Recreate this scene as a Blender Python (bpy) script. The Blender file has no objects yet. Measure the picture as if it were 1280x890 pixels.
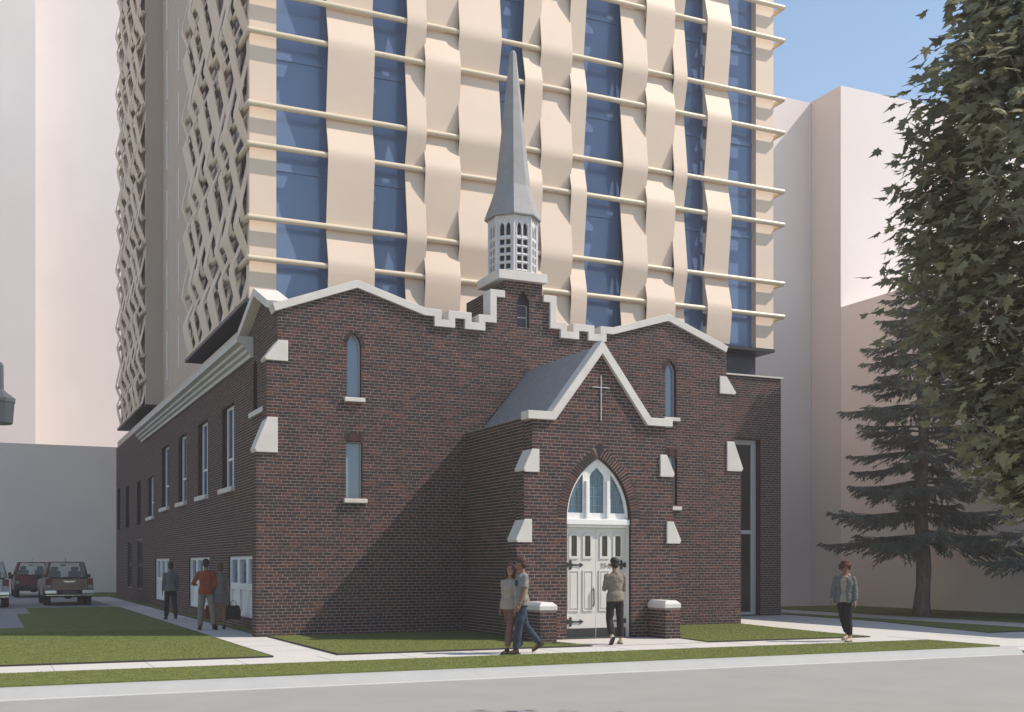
import bpy, bmesh, math, random
import numpy as np
from mathutils import Vector, Matrix, noise
R = math.radians
rng = random.Random(7)
scn = bpy.context.scene
COL = scn.collection

# ------------------------------------------------------------------ camera
VH = 1.68
FWD = Vector((0.4179, 0.9085, 0)).normalized()
RGT = Vector((0.9085, -0.4179, 0)).normalized()
cd = bpy.data.cameras.new('camera')
cam = bpy.data.objects.new('camera', cd); COL.objects.link(cam)
cam.location = (0, 0, VH)
cam.rotation_euler = (R(90), 0, math.atan2(-FWD.x, FWD.y))
cd.sensor_width = 36; cd.lens = 1433/1280*36
cd.shift_y = 260/1280
cd.clip_start = 0.1; cd.clip_end = 3000
scn.camera = cam

# ------------------------------------------------------------------ light
SUN_EL = 46.5
sun_h = RGT.copy()                       # horizontal direction towards the sun
sun_dir = Vector((sun_h.x*math.cos(R(SUN_EL)), sun_h.y*math.cos(R(SUN_EL)), math.sin(R(SUN_EL))))
ld = bpy.data.lights.new('sun', 'SUN'); ld.energy = 4.3; ld.angle = R(0.5); ld.color = (1.0, 0.905, 0.79)
sun = bpy.data.objects.new('sun', ld); COL.objects.link(sun)
sun.location = (20, -10, 40)
sun.rotation_euler = sun_dir.to_track_quat('Z', 'Y').to_euler()
w = bpy.data.worlds.new('World'); scn.world = w; w.use_nodes = True
nt = w.node_tree; bg = nt.nodes['Background']
sky = nt.nodes.new('ShaderNodeTexSky'); sky.sky_type = 'NISHITA'; sky.sun_disc = False
sky.sun_elevation = R(SUN_EL); sky.sun_rotation = math.atan2(sun_dir.x, sun_dir.y)
sky.air_density = 1.0; sky.dust_density = 0.2; sky.ozone_density = 0.7
tint = nt.nodes.new('ShaderNodeMix'); tint.data_type = 'RGBA'; tint.blend_type = 'MULTIPLY'; tint.inputs[0].default_value = 1.0; tint.inputs[7].default_value = (0.93, 0.965, 0.93, 1)
nt.links.new(sky.outputs[0], tint.inputs[6]); nt.links.new(tint.outputs[2], bg.inputs[0]); bg.inputs[1].default_value = 0.15
scn.view_settings.view_transform = 'Standard'; scn.view_settings.look = 'None'
scn.view_settings.exposure = 0.45; scn.view_settings.gamma = 1.0
scn.view_settings.use_curve_mapping = False

# ------------------------------------------------------------------ materials
def mat(name, col, rough=0.8, vary=0.0, scale=3.0, bump=0.0, bscale=60.0, metal=0.0, spec=0.4, col2=None, stretch=None, emis=None):
    m = bpy.data.materials.new(name); m.use_nodes = True
    n = m.node_tree; b = n.nodes['Principled BSDF']
    b.inputs['Base Color'].default_value = (*col, 1)
    b.inputs['Roughness'].default_value = rough
    b.inputs['Metallic'].default_value = metal
    b.inputs['Specular IOR Level'].default_value = spec
    tc = n.nodes.new('ShaderNodeTexCoord')
    src = tc.outputs['Object']
    if stretch:
        mp = n.nodes.new('ShaderNodeMapping'); mp.inputs['Scale'].default_value = stretch
        n.links.new(src, mp.inputs[0]); src = mp.outputs[0]
    if vary > 0 or col2:
        nz = n.nodes.new('ShaderNodeTexNoise'); nz.inputs['Scale'].default_value = scale
        nz.inputs['Detail'].default_value = 6; nz.inputs['Roughness'].default_value = 0.65
        n.links.new(src, nz.inputs[0])
        rp = n.nodes.new('ShaderNodeValToRGB')
        rp.color_ramp.elements[0].position = 0.32; rp.color_ramp.elements[1].position = 0.68
        a = [max(0, c*(1-vary)) for c in col]; d = [min(1, c*(1+vary)) for c in (col2 or col)]
        rp.color_ramp.elements[0].color = (*a, 1); rp.color_ramp.elements[1].color = (*d, 1)
        n.links.new(nz.outputs['Fac'], rp.inputs[0]); n.links.new(rp.outputs[0], b.inputs['Base Color'])
    if bump > 0:
        nb = n.nodes.new('ShaderNodeTexNoise'); nb.inputs['Scale'].default_value = bscale
        nb.inputs['Detail'].default_value = 4
        n.links.new(src, nb.inputs[0])
        bp = n.nodes.new('ShaderNodeBump'); bp.inputs['Strength'].default_value = bump
        bp.inputs['Distance'].default_value = 0.02
        n.links.new(nb.outputs['Fac'], bp.inputs['Height']); n.links.new(bp.outputs[0], b.inputs['Normal'])
    if emis:
        b.inputs['Emission Color'].default_value = (*emis, 1); b.inputs['Emission Strength'].default_value = 1
    return m

M = {}
M['mortar'] = mat('mortar', (0.290, 0.215, 0.178), 0.95, 0.18, 9, 0.3, 200)
M['brick_a'] = mat('brick_red', (0.096, 0.042, 0.034), 0.85, 0.30, 14, 0.4, 90, spec=0.25)
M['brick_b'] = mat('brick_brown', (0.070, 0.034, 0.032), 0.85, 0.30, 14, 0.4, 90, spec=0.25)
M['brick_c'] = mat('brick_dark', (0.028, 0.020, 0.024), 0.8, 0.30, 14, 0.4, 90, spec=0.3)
M['brick_d'] = mat('brick_plum', (0.043, 0.026, 0.029), 0.85, 0.30, 14, 0.4, 90, spec=0.25)
M['stone'] = mat('cut_stone', (0.61, 0.565, 0.52), 0.85, 0.07, 2.5, 0.15, 120)
M['cornice'] = mat('painted_cornice', (0.50, 0.475, 0.44), 0.6, 0.05, 2)
M['white'] = mat('white_paint', (0.78, 0.76, 0.73), 0.5, 0.03, 3, 0.03, 60)
M['door'] = mat('door_paint', (0.62, 0.585, 0.53), 0.55, 0.05, 5, 0.05, 80)
M['iron'] = mat('black_iron', (0.03, 0.033, 0.035), 0.5, 0.2, 20, metal=0.3)
M['kick'] = mat('black_kick_plate', (0.022, 0.023, 0.025), 0.4)
M['bronze'] = mat('number_bronze', (0.36, 0.31, 0.25), 0.5)
M['slate'] = mat('grey_slate', (0.26, 0.25, 0.255), 0.75, 0.12, 6, 0.2, 60)
M['spire'] = mat('lead_spire', (0.27, 0.26, 0.26), 0.65, 0.10, 3, 0.08, 30)
M['belfry'] = mat('belfry_paint', (0.60, 0.575, 0.565), 0.6, 0.04, 4)
M['dark'] = mat('dark_interior', (0.02, 0.021, 0.028), 0.7)
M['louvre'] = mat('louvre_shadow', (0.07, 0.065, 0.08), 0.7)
M['panel'] = mat('beige_metal_panel', (0.70, 0.555, 0.435), 0.55, 0.03, 0.6, 0.0, spec=0.35)
M['rail'] = mat('rail_metal', (0.62, 0.52, 0.38), 0.4, 0.03, 1.0, spec=0.5)
M['reveal'] = mat('dark_reveal', (0.20, 0.18, 0.17), 0.7)
M['siding'] = mat('taupe_siding', (0.50, 0.405, 0.33), 0.7, 0.05, 1.0)
M['rendered'] = mat('rendered_wall', (0.88, 0.77, 0.70), 0.9, 0.03, 0.25, 0.0)
M['rendered2'] = mat('rendered_wall_pale', (0.69, 0.64, 0.625), 0.9, 0.03, 0.25)
M['asphalt'] = mat('road_asphalt', (0.30, 0.287, 0.267), 0.9, 0.05, 0.9, 0.25, 180)
M['lot'] = mat('parking_asphalt', (0.27, 0.28, 0.29), 0.9, 0.05, 0.8, 0.2, 150)
M['concrete'] = mat('pavement_concrete', (0.53, 0.50, 0.465), 0.9, 0.035, 1.6, 0.12, 150)
M['kerb'] = mat('kerb_concrete', (0.37, 0.37, 0.36), 0.85, 0.05, 1.8, 0.12, 120)
M['pad'] = mat('entrance_paving', (0.52, 0.475, 0.44), 0.9, 0.05, 2.2, 0.12, 140)
M['lawn'] = mat('lawn_soil_grass', (0.125, 0.150, 0.042), 0.95, 0.16, 5.5, 0.3, 70, spec=0.1, col2=(0.155, 0.170, 0.052))
M['blade'] = mat('grass_blade', (0.150, 0.180, 0.052), 0.8, 0.2, 3, spec=0.1, col2=(0.18, 0.20, 0.062))
M['edge'] = mat('lawn_edging', (0.035, 0.035, 0.03), 0.8)
M['bark'] = mat('bark', (0.19, 0.145, 0.13), 0.95, 0.35, 8, 0.9, 18, stretch=(1, 1, 0.25), spec=0.1)
M['needle'] = mat('spruce_needles', (0.15, 0.16, 0.13), 0.85, 0.35, 1.2, spec=0.15)
M['leaf_a'] = mat('maple_leaf', (0.25, 0.24, 0.145), 0.7, 0.25, 1.5, spec=0.25)
M['leaf_b'] = mat('maple_leaf_light', (0.30, 0.29, 0.165), 0.7, 0.25, 1.5, spec=0.25)
M['leaf_c'] = mat('maple_leaf_dark', (0.19, 0.185, 0.125), 0.7, 0.25, 1.5, spec=0.25)
for k_, t_ in (('leaf_a', .42), ('leaf_b', .42), ('leaf_c', .35), ('needle', .25), ('blade', .3)):      # light shining through thin leaves
    n_ = M[k_].node_tree; b_ = n_.nodes['Principled BSDF']; tr_ = n_.nodes.new('ShaderNodeBsdfTranslucent'); mx_ = n_.nodes.new('ShaderNodeMixShader'); mx_.inputs[0].default_value = t_
    l_ = b_.inputs['Base Color'].links
    if l_: n_.links.new(l_[0].from_socket, tr_.inputs[0])
    n_.links.new(b_.outputs[0], mx_.inputs[1]); n_.links.new(tr_.outputs[0], mx_.inputs[2]); n_.links.new(mx_.outputs[0], n_.nodes['Material Output'].inputs[0])
M['rubber'] = mat('tyre_rubber', (0.018, 0.018, 0.019), 0.85)
M['chrome'] = mat('chrome', (0.75, 0.75, 0.74), 0.2, metal=0.9)
M['rim'] = mat('wheel_rim', (0.35, 0.35, 0.36), 0.35, metal=0.7)
M['black_plastic'] = mat('black_plastic', (0.022, 0.022, 0.024), 0.55)
M['red_lens'] = mat('red_lens', (0.16, 0.022, 0.02), 0.35)
M['clear_lens'] = mat('clear_lens', (0.36, 0.34, 0.31), 0.3)
M['seat'] = mat('seat_cloth', (0.05, 0.052, 0.06), 0.8)
M['plate'] = mat('plate_holder', (0.06, 0.06, 0.065), 0.5)

def glass(name, col, rough=0.05, metal=0.0, spec=0.8, alpha=1.0, trans=0.0):
    m = bpy.data.materials.new(name); m.use_nodes = True
    n = m.node_tree; b = n.nodes['Principled BSDF']
    b.inputs['Base Color'].default_value = (*col, 1); b.inputs['Roughness'].default_value = rough
    b.inputs['Specular IOR Level'].default_value = spec; b.inputs['Metallic'].default_value = metal
    b.inputs['Transmission Weight'].default_value = trans
    b.inputs['Alpha'].default_value = alpha
    tc = n.nodes.new('ShaderNodeTexCoord'); nb = n.nodes.new('ShaderNodeTexNoise')
    nb.inputs['Scale'].default_value = 0.8; n.links.new(tc.outputs['Object'], nb.inputs[0])
    bp = n.nodes.new('ShaderNodeBump'); bp.inputs['Strength'].default_value = 0.03; bp.inputs['Distance'].default_value = 0.05
    n.links.new(nb.outputs['Fac'], bp.inputs['Height']); n.links.new(bp.outputs[0], b.inputs['Normal'])
    return m
M['glass_tower'] = glass('tower_glass', (0.13, 0.19, 0.32), 0.12, 0.0, 0.6)
M['glass_church'] = glass('church_glass', (0.15, 0.215, 0.29), 0.12, 0.0, 0.8)
M['glass_side'] = glass('side_glass', (0.16, 0.22, 0.33), 0.08, 0.35, 0.8)
M['glass_annex'] = glass('annex_glass', (0.018, 0.022, 0.022), 0.10, 0.0, 0.35)
M['glass_recess'] = glass('recess_glass', (0.030, 0.040, 0.065), 0.15, 0.0, 0.5)
M['stained'] = glass('leaded_glass', (0.050, 0.115, 0.175), 0.18, 0.0, 0.6)
M['lead'] = mat('lead_came', (0.16, 0.24, 0.27), 0.5)
M['car_glass'] = glass('car_glass', (0.55, 0.55, 0.55), 0.02, 0.0, 0.5, alpha=0.25)

# ------------------------------------------------------------------ mesh helpers
class MB:
    def __init__(s): s.v = []; s.f = []; s.m = []; s.sm = False
    def add(s, vs, fs, mi=0):
        o = len(s.v); s.v.extend([tuple(p) for p in vs]); s.f.extend([tuple(i+o for i in f) for f in fs]); s.m.extend([mi]*len(fs)); return s
    def box(s, x0, x1, y0, y1, z0, z1, mi=0):
        vs = [(x0,y0,z0),(x1,y0,z0),(x1,y1,z0),(x0,y1,z0),(x0,y0,z1),(x1,y0,z1),(x1,y1,z1),(x0,y1,z1)]
        fs = [(0,3,2,1),(4,5,6,7),(0,1,5,4),(1,2,6,5),(2,3,7,6),(3,0,4,7)]
        return s.add(vs, fs, mi)
    def bbox(s, x0, x1, y0, y1, z0, z1, b=0.01, mi=0):      # box with chamfered vertical front edges and top
        vs = []
        for z, i in ((z0, 0), (z1-b, 0), (z1, b)):
            vs += [(x0+b+i,y0+i,z),(x1-b-i,y0+i,z),(x1-i,y0+b+i,z),(x1-i,y1-b-i,z),(x1-b-i,y1-i,z),(x0+b+i,y1-i,z),(x0+i,y1-b-i,z),(x0+i,y0+b+i,z)]
        fs = [tuple(reversed(range(8))), tuple(range(16, 24))]
        for k in (0, 8):
            for i in range(8): j = (i+1) % 8; fs.append((k+i, k+j, k+8+j, k+8+i))
        return s.add(vs, fs, mi)
    def prism(s, poly, y0, y1, fr=None, mi=0):
        """polygon (u,v) extruded along the normal; fr maps (u, v, w) to the world"""
        fr = fr or (lambda u, v, w: (u, w, v))
        n = len(poly)
        vs = [fr(u, v, y0) for u, v in poly] + [fr(u, v, y1) for u, v in poly]
        fs = [tuple(range(n)), tuple(reversed(range(n, 2*n)))] + [(i, i+n, (i+1) % n+n, (i+1) % n) for i in range(n)]
        return s.add(vs, fs, mi)
    def tube(s, pts, rad, n=8, mi=0, cap=True, flat=1.0, up=None):
        pts = [Vector(p) for p in pts]; rings = []
        rad = rad if isinstance(rad, (list, tuple)) else [rad]*len(pts)
        ref = Vector(up) if up else None
        for i, p in enumerate(pts):
            d = (pts[min(i+1, len(pts)-1)] - pts[max(i-1, 0)]).normalized()
            if i and ref is None: a = (pa - d*pa.dot(d)).normalized()
            else:
                ref0 = ref if ref is not None and abs(d.dot(ref.normalized())) < 0.99 else (Vector((0, 0, 1)) if abs(d.z) < 0.9 else Vector((0, 1, 0)))
                a = d.cross(ref0).normalized()
            pa = a; b = a.cross(d).normalized()
            r = rad[i]
            ra, rb = (r if isinstance(r, (tuple, list)) else (r, r*flat))
            rings.append([p + a*math.cos(2*math.pi*k/n)*ra + b*math.sin(2*math.pi*k/n)*rb for k in range(n)])
        vs = [q for r_ in rings for q in r_]; fs = []
        for i in range(len(pts)-1):
            for k in range(n):
                j = (k+1) % n; fs.append((i*n+k, i*n+j, (i+1)*n+j, (i+1)*n+k))
        if cap:
            fs.append(tuple(reversed(range(n)))); fs.append(tuple(range((len(pts)-1)*n, len(pts)*n)))
        return s.add(vs, fs, mi)
    def ell(s, c, r, n=12, m=8, mi=0, rot=None):
        c = Vector(c); vs = []; fs = []
        for i in range(m+1):
            t = math.pi*i/m
            for k in range(n):
                p = Vector((r[0]*math.sin(t)*math.cos(2*math.pi*k/n), r[1]*math.sin(t)*math.sin(2*math.pi*k/n), r[2]*math.cos(t)))
                if rot is not None: p = rot @ p
                vs.append(c+p)
        for i in range(m):
            for k in range(n):
                j = (k+1) % n; fs.append((i*n+k, (i+1)*n+k, (i+1)*n+j, i*n+j))
        return s.add(vs, fs, mi)
    def mesh(s, name, mats, smooth=False):
        me = bpy.data.meshes.new(name); me.from_pydata(s.v, [], s.f)
        for m in mats: me.materials.append(m)
        if len(mats) > 1: me.polygons.foreach_set('material_index', s.m)
        if smooth or s.sm: me.polygons.foreach_set('use_smooth', [True]*len(me.polygons))
        me.validate(); me.update(); return me
    def build(s, name, mats, parent=None, smooth=False, **kw):
        if not isinstance(mats, (list, tuple)): mats = [mats]
        o = bpy.data.objects.new(name, s.mesh(name, mats, smooth)); COL.objects.link(o)
        if parent is not None: attach(o, parent)
        for k, v in kw.items(): o[k] = v
        return o

def attach(o, parent):
    o.parent = parent
    if '_off' in parent: o.matrix_parent_inverse = Matrix.Translation(-Vector(parent['_off']))
def thing(name, label, cat, loc=(0,0,0), group=None, world=True, rz=0):
    o = bpy.data.objects.new(name, None); COL.objects.link(o); o.empty_display_size = 0.3
    o.location = loc; o.rotation_euler.z = rz
    o['label'] = label; o['category'] = cat
    if group: o['group'] = group
    if world: o['_off'] = tuple(loc)
    return o
def smooth_by_angle(me, ang=40):
    bm = bmesh.new(); bm.from_mesh(me)
    bmesh.ops.remove_doubles(bm, verts=bm.verts, dist=1e-5)
    bmesh.ops.recalc_face_normals(bm, faces=bm.faces)
    for f in bm.faces: f.smooth = True
    for e in bm.edges:
        if len(e.link_faces) == 2 and e.calc_face_angle(0) > R(ang): e.smooth = False
        elif len(e.link_faces) != 2: e.smooth = False
    bm.to_mesh(me); bm.free()
def bevel_mesh(me, width, seg=2, ang=30):
    bm = bmesh.new(); bm.from_mesh(me)
    bmesh.ops.remove_doubles(bm, verts=bm.verts, dist=1e-5)
    bmesh.ops.recalc_face_normals(bm, faces=bm.faces)
    es = [e for e in bm.edges if len(e.link_faces) == 2 and e.calc_face_angle(0) > R(ang)]
    bmesh.ops.bevel(bm, geom=es, offset=width, segments=seg, affect='EDGES', profile=0.5, clamp_overlap=True)
    bm.to_mesh(me); bm.free()

# ------------------------------------------------------------------ masonry
CH = 0.0725; BL = 0.212; JT = 0.018; PR = 0.0045
BM_ = ['brick_a', 'brick_b', 'brick_c', 'brick_d']
def edges_at(polys, v):
    xs = []
    for poly in polys:
        n = len(poly)
        for i in range(n):
            (x0, y0), (x1, y1) = poly[i], poly[(i+1) % n]
            if (y0 <= v < y1) or (y1 <= v < y0):
                xs.append(x0+(v-y0)*(x1-x0)/(y1-y0))
    xs.sort(); return list(zip(xs[::2], xs[1::2]))
def fr_front(Y):        # faces -Y
    return lambda u, v, w: (u, Y-w, v)
def fr_left(X):         # faces -X ; u runs along +Y
    return lambda u, v, w: (X-w, u, v)
def fr_right(X):
    return lambda u, v, w: (X+w, u, v)
BRICKS = []             # (projected size, wall object, frame, u0,u1,v0,v1, mat, proud)
def px_len(p, q):
    def pr(p):
        d = p[0]*FWD.x+p[1]*FWD.y; return (p[0]*RGT.x+p[1]*RGT.y)/d*1433, (p[2]-VH)/d*1433
    a, b = pr(p), pr(q); return abs((a[0]-b[0])*(a[1]-b[1]))
def brick_geo(mb, fr, u0, u1, v0, v1, w, mi, flip):
    vs = [fr(u0,v0,-0.004), fr(u1,v0,-0.004), fr(u1,v1,-0.004), fr(u0,v1,-0.004), fr(u0,v0,w), fr(u1,v0,w), fr(u1,v1,w), fr(u0,v1,w)]
    fs = [(4,5,6,7),(0,1,5,4),(1,2,6,5),(2,3,7,6),(3,0,4,7)]
    if flip: fs = [tuple(reversed(f)) for f in fs]
    mb.add(vs, fs, mi)
def brick_wall(name, parent, fr, polys, holes=(), reveal=0.18, flip=False, pick=False, label=None, split_bricks=True, vtop=None):
    """mortar sheet with openings, bricks proud of it in running bond, and brick reveals round the openings"""
    allp = list(polys)+[h for h in holes]
    vmax = max(p[1] for q in polys for p in q); vmin = min(p[1] for q in polys for p in q)
    back = MB(); bricks = MB(); row = 0
    lr = random.Random(int(vmax*1000)+len(name)+int(abs(polys[0][0][0])*977))
    rows = int(math.ceil((vmax-vmin)/CH)); tone = 0
    wall = bpy.data.objects.new(name, None)
    todo = []
    for r in range(rows):
        v0 = vmin+r*CH; v1 = min(v0+CH, vmax)
        a = edges_at(allp, v0+1e-4); b = edges_at(allp, v1-1e-4); c = edges_at(allp, (v0+v1)/2)
        if len(a) == len(b) == len(c):
            for (a0, a1), (b0, b1) in zip(a, b):
                vs = [fr(a0,v0,0), fr(a1,v0,0), fr(b1,v1,0), fr(b0,v1,0)]
                back.add(vs, [(3,2,1,0) if flip else (0,1,2,3)])
        else:
            for (a0, a1) in c:
                vs = [fr(a0,v0,0), fr(a1,v0,0), fr(a1,v1,0), fr(a0,v1,0)]
                back.add(vs, [(3,2,1,0) if flip else (0,1,2,3)])
        if v1-v0 < CH*0.6: continue
        off = (r % 2)*BL/2 + (0.03 if r % 4 > 1 else 0)
        for (c0, c1) in c:
            if c1-c0 < 0.03: continue
            nxt = None; k0 = math.floor((c0-off)/BL); k1 = math.ceil((c1-off)/BL)
            for k in range(k0, k1):
                u0 = off+k*BL; u1 = u0+BL-JT
                u0 = max(u0, c0); u1 = min(u1, c1)
                if u1-u0 < 0.06:
                    if u0 > c0+0.01 and todo and todo[-1][2] == v0+JT/2 and u1 >= c1-1e-6: q = todo.pop(); todo.append((q[0], u1)+q[2:])
                    elif u1-u0 > 0.0: nxt = c0
                    continue
                if nxt is not None: u0 = nxt; nxt = None
                t = lr.random()
                mi = 0 if t < 0.30 else 1 if t < 0.56 else 2 if t < 0.80 else 3
                if r % 2: mi = mi if lr.random() < 0.45 else 2 + (lr.random() < 0.4)
                w = PR + lr.uniform(-0.0015, 0.002)
                todo.append((u0, u1, v0+JT/2, v1-JT/2, w, mi))
    for h in holes:
        n = len(h)
        area = sum(h[i][0]*h[(i+1) % n][1]-h[(i+1) % n][0]*h[i][1] for i in range(n))
        hh = h if area > 0 else list(reversed(h))
        for i in range(n):
            p, q = hh[i], hh[(i+1) % n]
            vs = [fr(p[0],p[1],0.004), fr(q[0],q[1],0.004), fr(q[0],q[1],-reveal), fr(p[0],p[1],-reveal)]
            back.add(vs, [(0,1,2,3) if flip else (3,2,1,0)], 1)
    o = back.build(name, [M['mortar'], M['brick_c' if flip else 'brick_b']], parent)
    if label: o['label'] = label
    if pick:
        for t in todo:
            BRICKS.append((px_len(fr(t[0],t[2],0), fr(t[1],t[3],0)), o, fr, t, flip, bricks))
    else:
        for t in todo: brick_geo(bricks, fr, *t, flip)
        if bricks.v: bricks.build('brickwork', [M[k] for k in BM_], o, kind='stuff')
    o['_b'] = 0
    return o, bricks
def flush_bricks(limit=290):
    BRICKS.sort(key=lambda t: -t[0]); walls = {}
    shared = {}
    for i, (sz, wall, fr, t, flip, mb) in enumerate(BRICKS):
        u0, u1, v0, v1, wd, mi = t
        if i < limit:
            p0 = Vector(fr(u0, v0, 0)); du = Vector(fr(u1, v0, 0))-p0
            L = round(du.length, 2); ang = math.atan2(du.y, du.x)
            key = (L, mi, flip)
            if key not in shared:
                b = MB(); brick_geo(b, lambda u, v, w: (u, -w, v), 0, L, 0, v1-v0, PR, mi, False)
                shared[key] = b.mesh('brick', [M[k] for k in BM_])
            o = bpy.data.objects.new('brick', shared[key]); COL.objects.link(o)
            o.parent = wall; o.location = p0; o.rotation_euler.z = ang
            o.location += Vector((-math.sin(ang), math.cos(ang), 0))*0 + (Vector(fr(0,0,1))-Vector(fr(0,0,0)))*(wd-PR)
        else:
            brick_geo(mb, fr, *t, flip); walls[wall.name] = (wall, mb)
    for wall, mb in walls.values(): mb.build('brickwork', [M[k] for k in BM_], wall, kind='stuff')

def arch_pts(xc, hw, zs, rise, n=10):
    """pointed arch from left spring to right spring"""
    Rr = (hw*hw+rise*rise)/(2*hw); t1 = math.asin(rise/Rr) if rise < Rr else math.pi/2
    L = []
    th = math.atan2(rise, Rr-hw)
    for i in range(n+1):
        t = th*i/n
        L.append((xc-hw+Rr-Rr*math.cos(t), zs+Rr*math.sin(t)))
    return L + [(2*xc-x, z) for x, z in reversed(L[:-1])]
def lancet(xc, hw, z0, zs, rise, n=8):
    return [(xc-hw, z0)] + arch_pts(xc, hw, zs, rise, n) + [(xc+hw, z0)]
def voussoirs(parent, fr, xc, hw, zs, rise, th, per, name='arch_brick', single=True, gap=0.010, w0=0.0, flip=False):
    pts = arch_pts(xc, hw, zs, rise, 40)
    # resample by arc length, offset outwards
    cum = [0]
    for i in range(1, len(pts)): cum.append(cum[-1]+math.dist(pts[i], pts[i-1]))
    n = max(6, int(round(cum[-1]/per)));
    def at(s):
        s = max(0, min(cum[-1], s))
        for i in range(1, len(pts)):
            if cum[i] >= s:
                f = (s-cum[i-1])/max(1e-9, cum[i]-cum[i-1]); p, q = pts[i-1], pts[i]
                d = (q[0]-p[0], q[1]-p[1]); l = math.hypot(*d)
                nn = (-d[1]/l, d[0]/l)
                return (p[0]+d[0]*f, p[1]+d[1]*f), nn
    all_ = MB(); back = MB()
    for i in range(n):
        s0 = cum[-1]*i/n; s1 = cum[-1]*(i+1)/n
        mid = (s0+s1)/2; (m, nn) = at(mid); tt = (nn[1], -nn[0]); h = (s1-s0)/2-gap/2; h2 = h*1.12
        q = [(m[0]-tt[0]*h, m[1]-tt[1]*h), (m[0]+tt[0]*h, m[1]+tt[1]*h), (m[0]+tt[0]*h2+nn[0]*th, m[1]+tt[1]*h2+nn[1]*th), (m[0]-tt[0]*h2+nn[0]*th, m[1]-tt[1]*h2+nn[1]*th)]
        b = MB() if single else all_
        mi = rng.choice([0, 1, 2, 3, 2, 1])
        vs = [fr(u, v, -0.004) for u, v in q]+[fr(u, v, w0+0.007+rng.uniform(0, .003)) for u, v in q]
        fs = [(4,5,6,7),(0,1,5,4),(1,2,6,5),(2,3,7,6),(3,0,4,7)]
        if flip: fs = [tuple(reversed(f)) for f in fs]
        b.add(vs, fs, mi)
        if single: b.build(name, [M[k] for k in BM_], parent)
    if not single: all_.build(name+'_ring' if name.endswith('brick') else name, [M[k] for k in BM_], parent, kind='stuff')

def band(path, off, y0, y1, fr=None):
    """offsets a polyline to its right side by off and extrudes it"""
    n = len(path); inner = []
    for i in range(n):
        p = path[i]
        def nrm(a, b):
            d = (b[0]-a[0], b[1]-a[1]); l = math.hypot(*d); return (d[1]/l, -d[0]/l)
        if i == 0: nn = nrm(path[0], path[1]); k = 1
        elif i == n-1: nn = nrm(path[-2], path[-1]); k = 1
        else:
            a = nrm(path[i-1], p); b = nrm(p, path[i+1]); s = (a[0]+b[0], a[1]+b[1]); l = math.hypot(*s); nn = (s[0]/l, s[1]/l); k = 1/max(0.3, nn[0]*a[0]+nn[1]*a[1])
        inner.append((p[0]+nn[0]*off*k, p[1]+nn[1]*off*k))
    fr = fr or (lambda u, v, w: (u, w, v)); mb = MB()
    for i in range(n-1):
        q = [path[i], path[i+1], inner[i+1], inner[i]]
        vs = [fr(u, v, y0) for u, v in q]+[fr(u, v, y1) for u, v in q]
        mb.add(vs, [(0,1,2,3),(7,6,5,4),(0,4,5,1),(2,6,7,3)])
        if i == 0: mb.add(vs, [(3,7,4,0)])
        if i == n-2: mb.add(vs, [(1,5,6,2)])
    return mb, inner
#---NEXT---
def plate(mb, fr, poly, holes, thick, step=0.03, mi=0, rev=None, flip=False):
    """flat plate with openings cut by scan lines, with the thickness shown round each opening"""
    vs_ = [p[1] for p in poly]; v = min(vs_); vm = max(vs_)
    cuts = sorted(set([v, vm]+[p[1] for h in holes for p in h]+[p[1] for p in poly]))
    lev = []
    for a, b in zip(cuts, cuts[1:]):
        k = max(1, int((b-a)/step)) if (b-a) > step else 1
        lev += [a+(b-a)*i/k for i in range(k)]
    lev.append(vm)
    for v0, v1 in zip(lev, lev[1:]):
        if v1-v0 < 1e-6: continue
        a = edges_at([poly]+holes, v0+1e-6); b = edges_at([poly]+holes, v1-1e-6)
        if len(a) != len(b): a = b = edges_at([poly]+holes, (v0+v1)/2)
        for (a0, a1), (b0, b1) in zip(a, b):
            mb.add([fr(a0,v0,thick), fr(a1,v0,thick), fr(b1,v1,thick), fr(b0,v1,thick)], [(3,2,1,0) if flip else (0,1,2,3)], mi)
    for h in holes+[list(reversed(poly))]:
        n = len(h)
        for i in range(n):
            p, q = h[i], h[(i+1) % n]
            mb.add([fr(p[0],p[1],thick), fr(q[0],q[1],thick), fr(q[0],q[1],0), fr(p[0],p[1],0)], [(0,1,2,3)], mi if rev is None else rev)
def poly_sheet(poly, fr, w):
    return [fr(u, v, w) for u, v in poly]
def pane(parent, fr, poly, w, m, name='pane'):
    mb = MB(); mb.prism(poly, w-0.02, w, fr); return mb.build(name, m, parent)
def rect(u0, u1, v0, v1): return [(u0,v0),(u1,v0),(u1,v1),(u0,v1)]
def inset(u0, u1, v0, v1, t): return rect(u0+t, u1-t, v0+t, v1-t)

# ================================================================== the church
church = thing('church', 'dark brick church with stepped white coping, entrance porch and grey spire', 'church', (12.4, 26.35, 0))
FY = 26.35; PY = 22.6; SX = 6.15; CX = 12.4; PC = 12.59
def mirror(poly, c): return [(2*c-x, z) for x, z in reversed(poly)]
pathL = [(6.02,7.68),(8.04,8.43),(9.78,7.92),(10.18,7.92),(10.18,7.68),(10.36,7.68),(10.36,7.92),(10.98,7.92),(10.98,7.68),(11.17,7.68),(11.17,7.90),(11.48,7.90),(11.48,8.56),(11.89,8.56)]
pathR = [(12.97,8.56),(13.34,8.56),(13.34,7.9),(13.64,7.9),(13.64,7.68),(13.82,7.68),(13.82,7.9),(14.45,7.9),(14.45,7.68),(14.63,7.68),(14.63,7.9),(15.0,7.9),(16.73,8.41),(18.66,7.69)]
copL, _ = band(pathL, 0.18, FY-0.09, FY+0.36); copR, _ = band(pathR, 0.18, FY-0.09, FY+0.36)
_, topL = band(pathL, 0.09, 0, 1); _, topR = band(pathR, 0.09, 0, 1)
for mb in (copL, copR):
    o = mb.build('coping', M['stone'], church); bevel_mesh(o.data, 0.008, 1)
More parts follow.
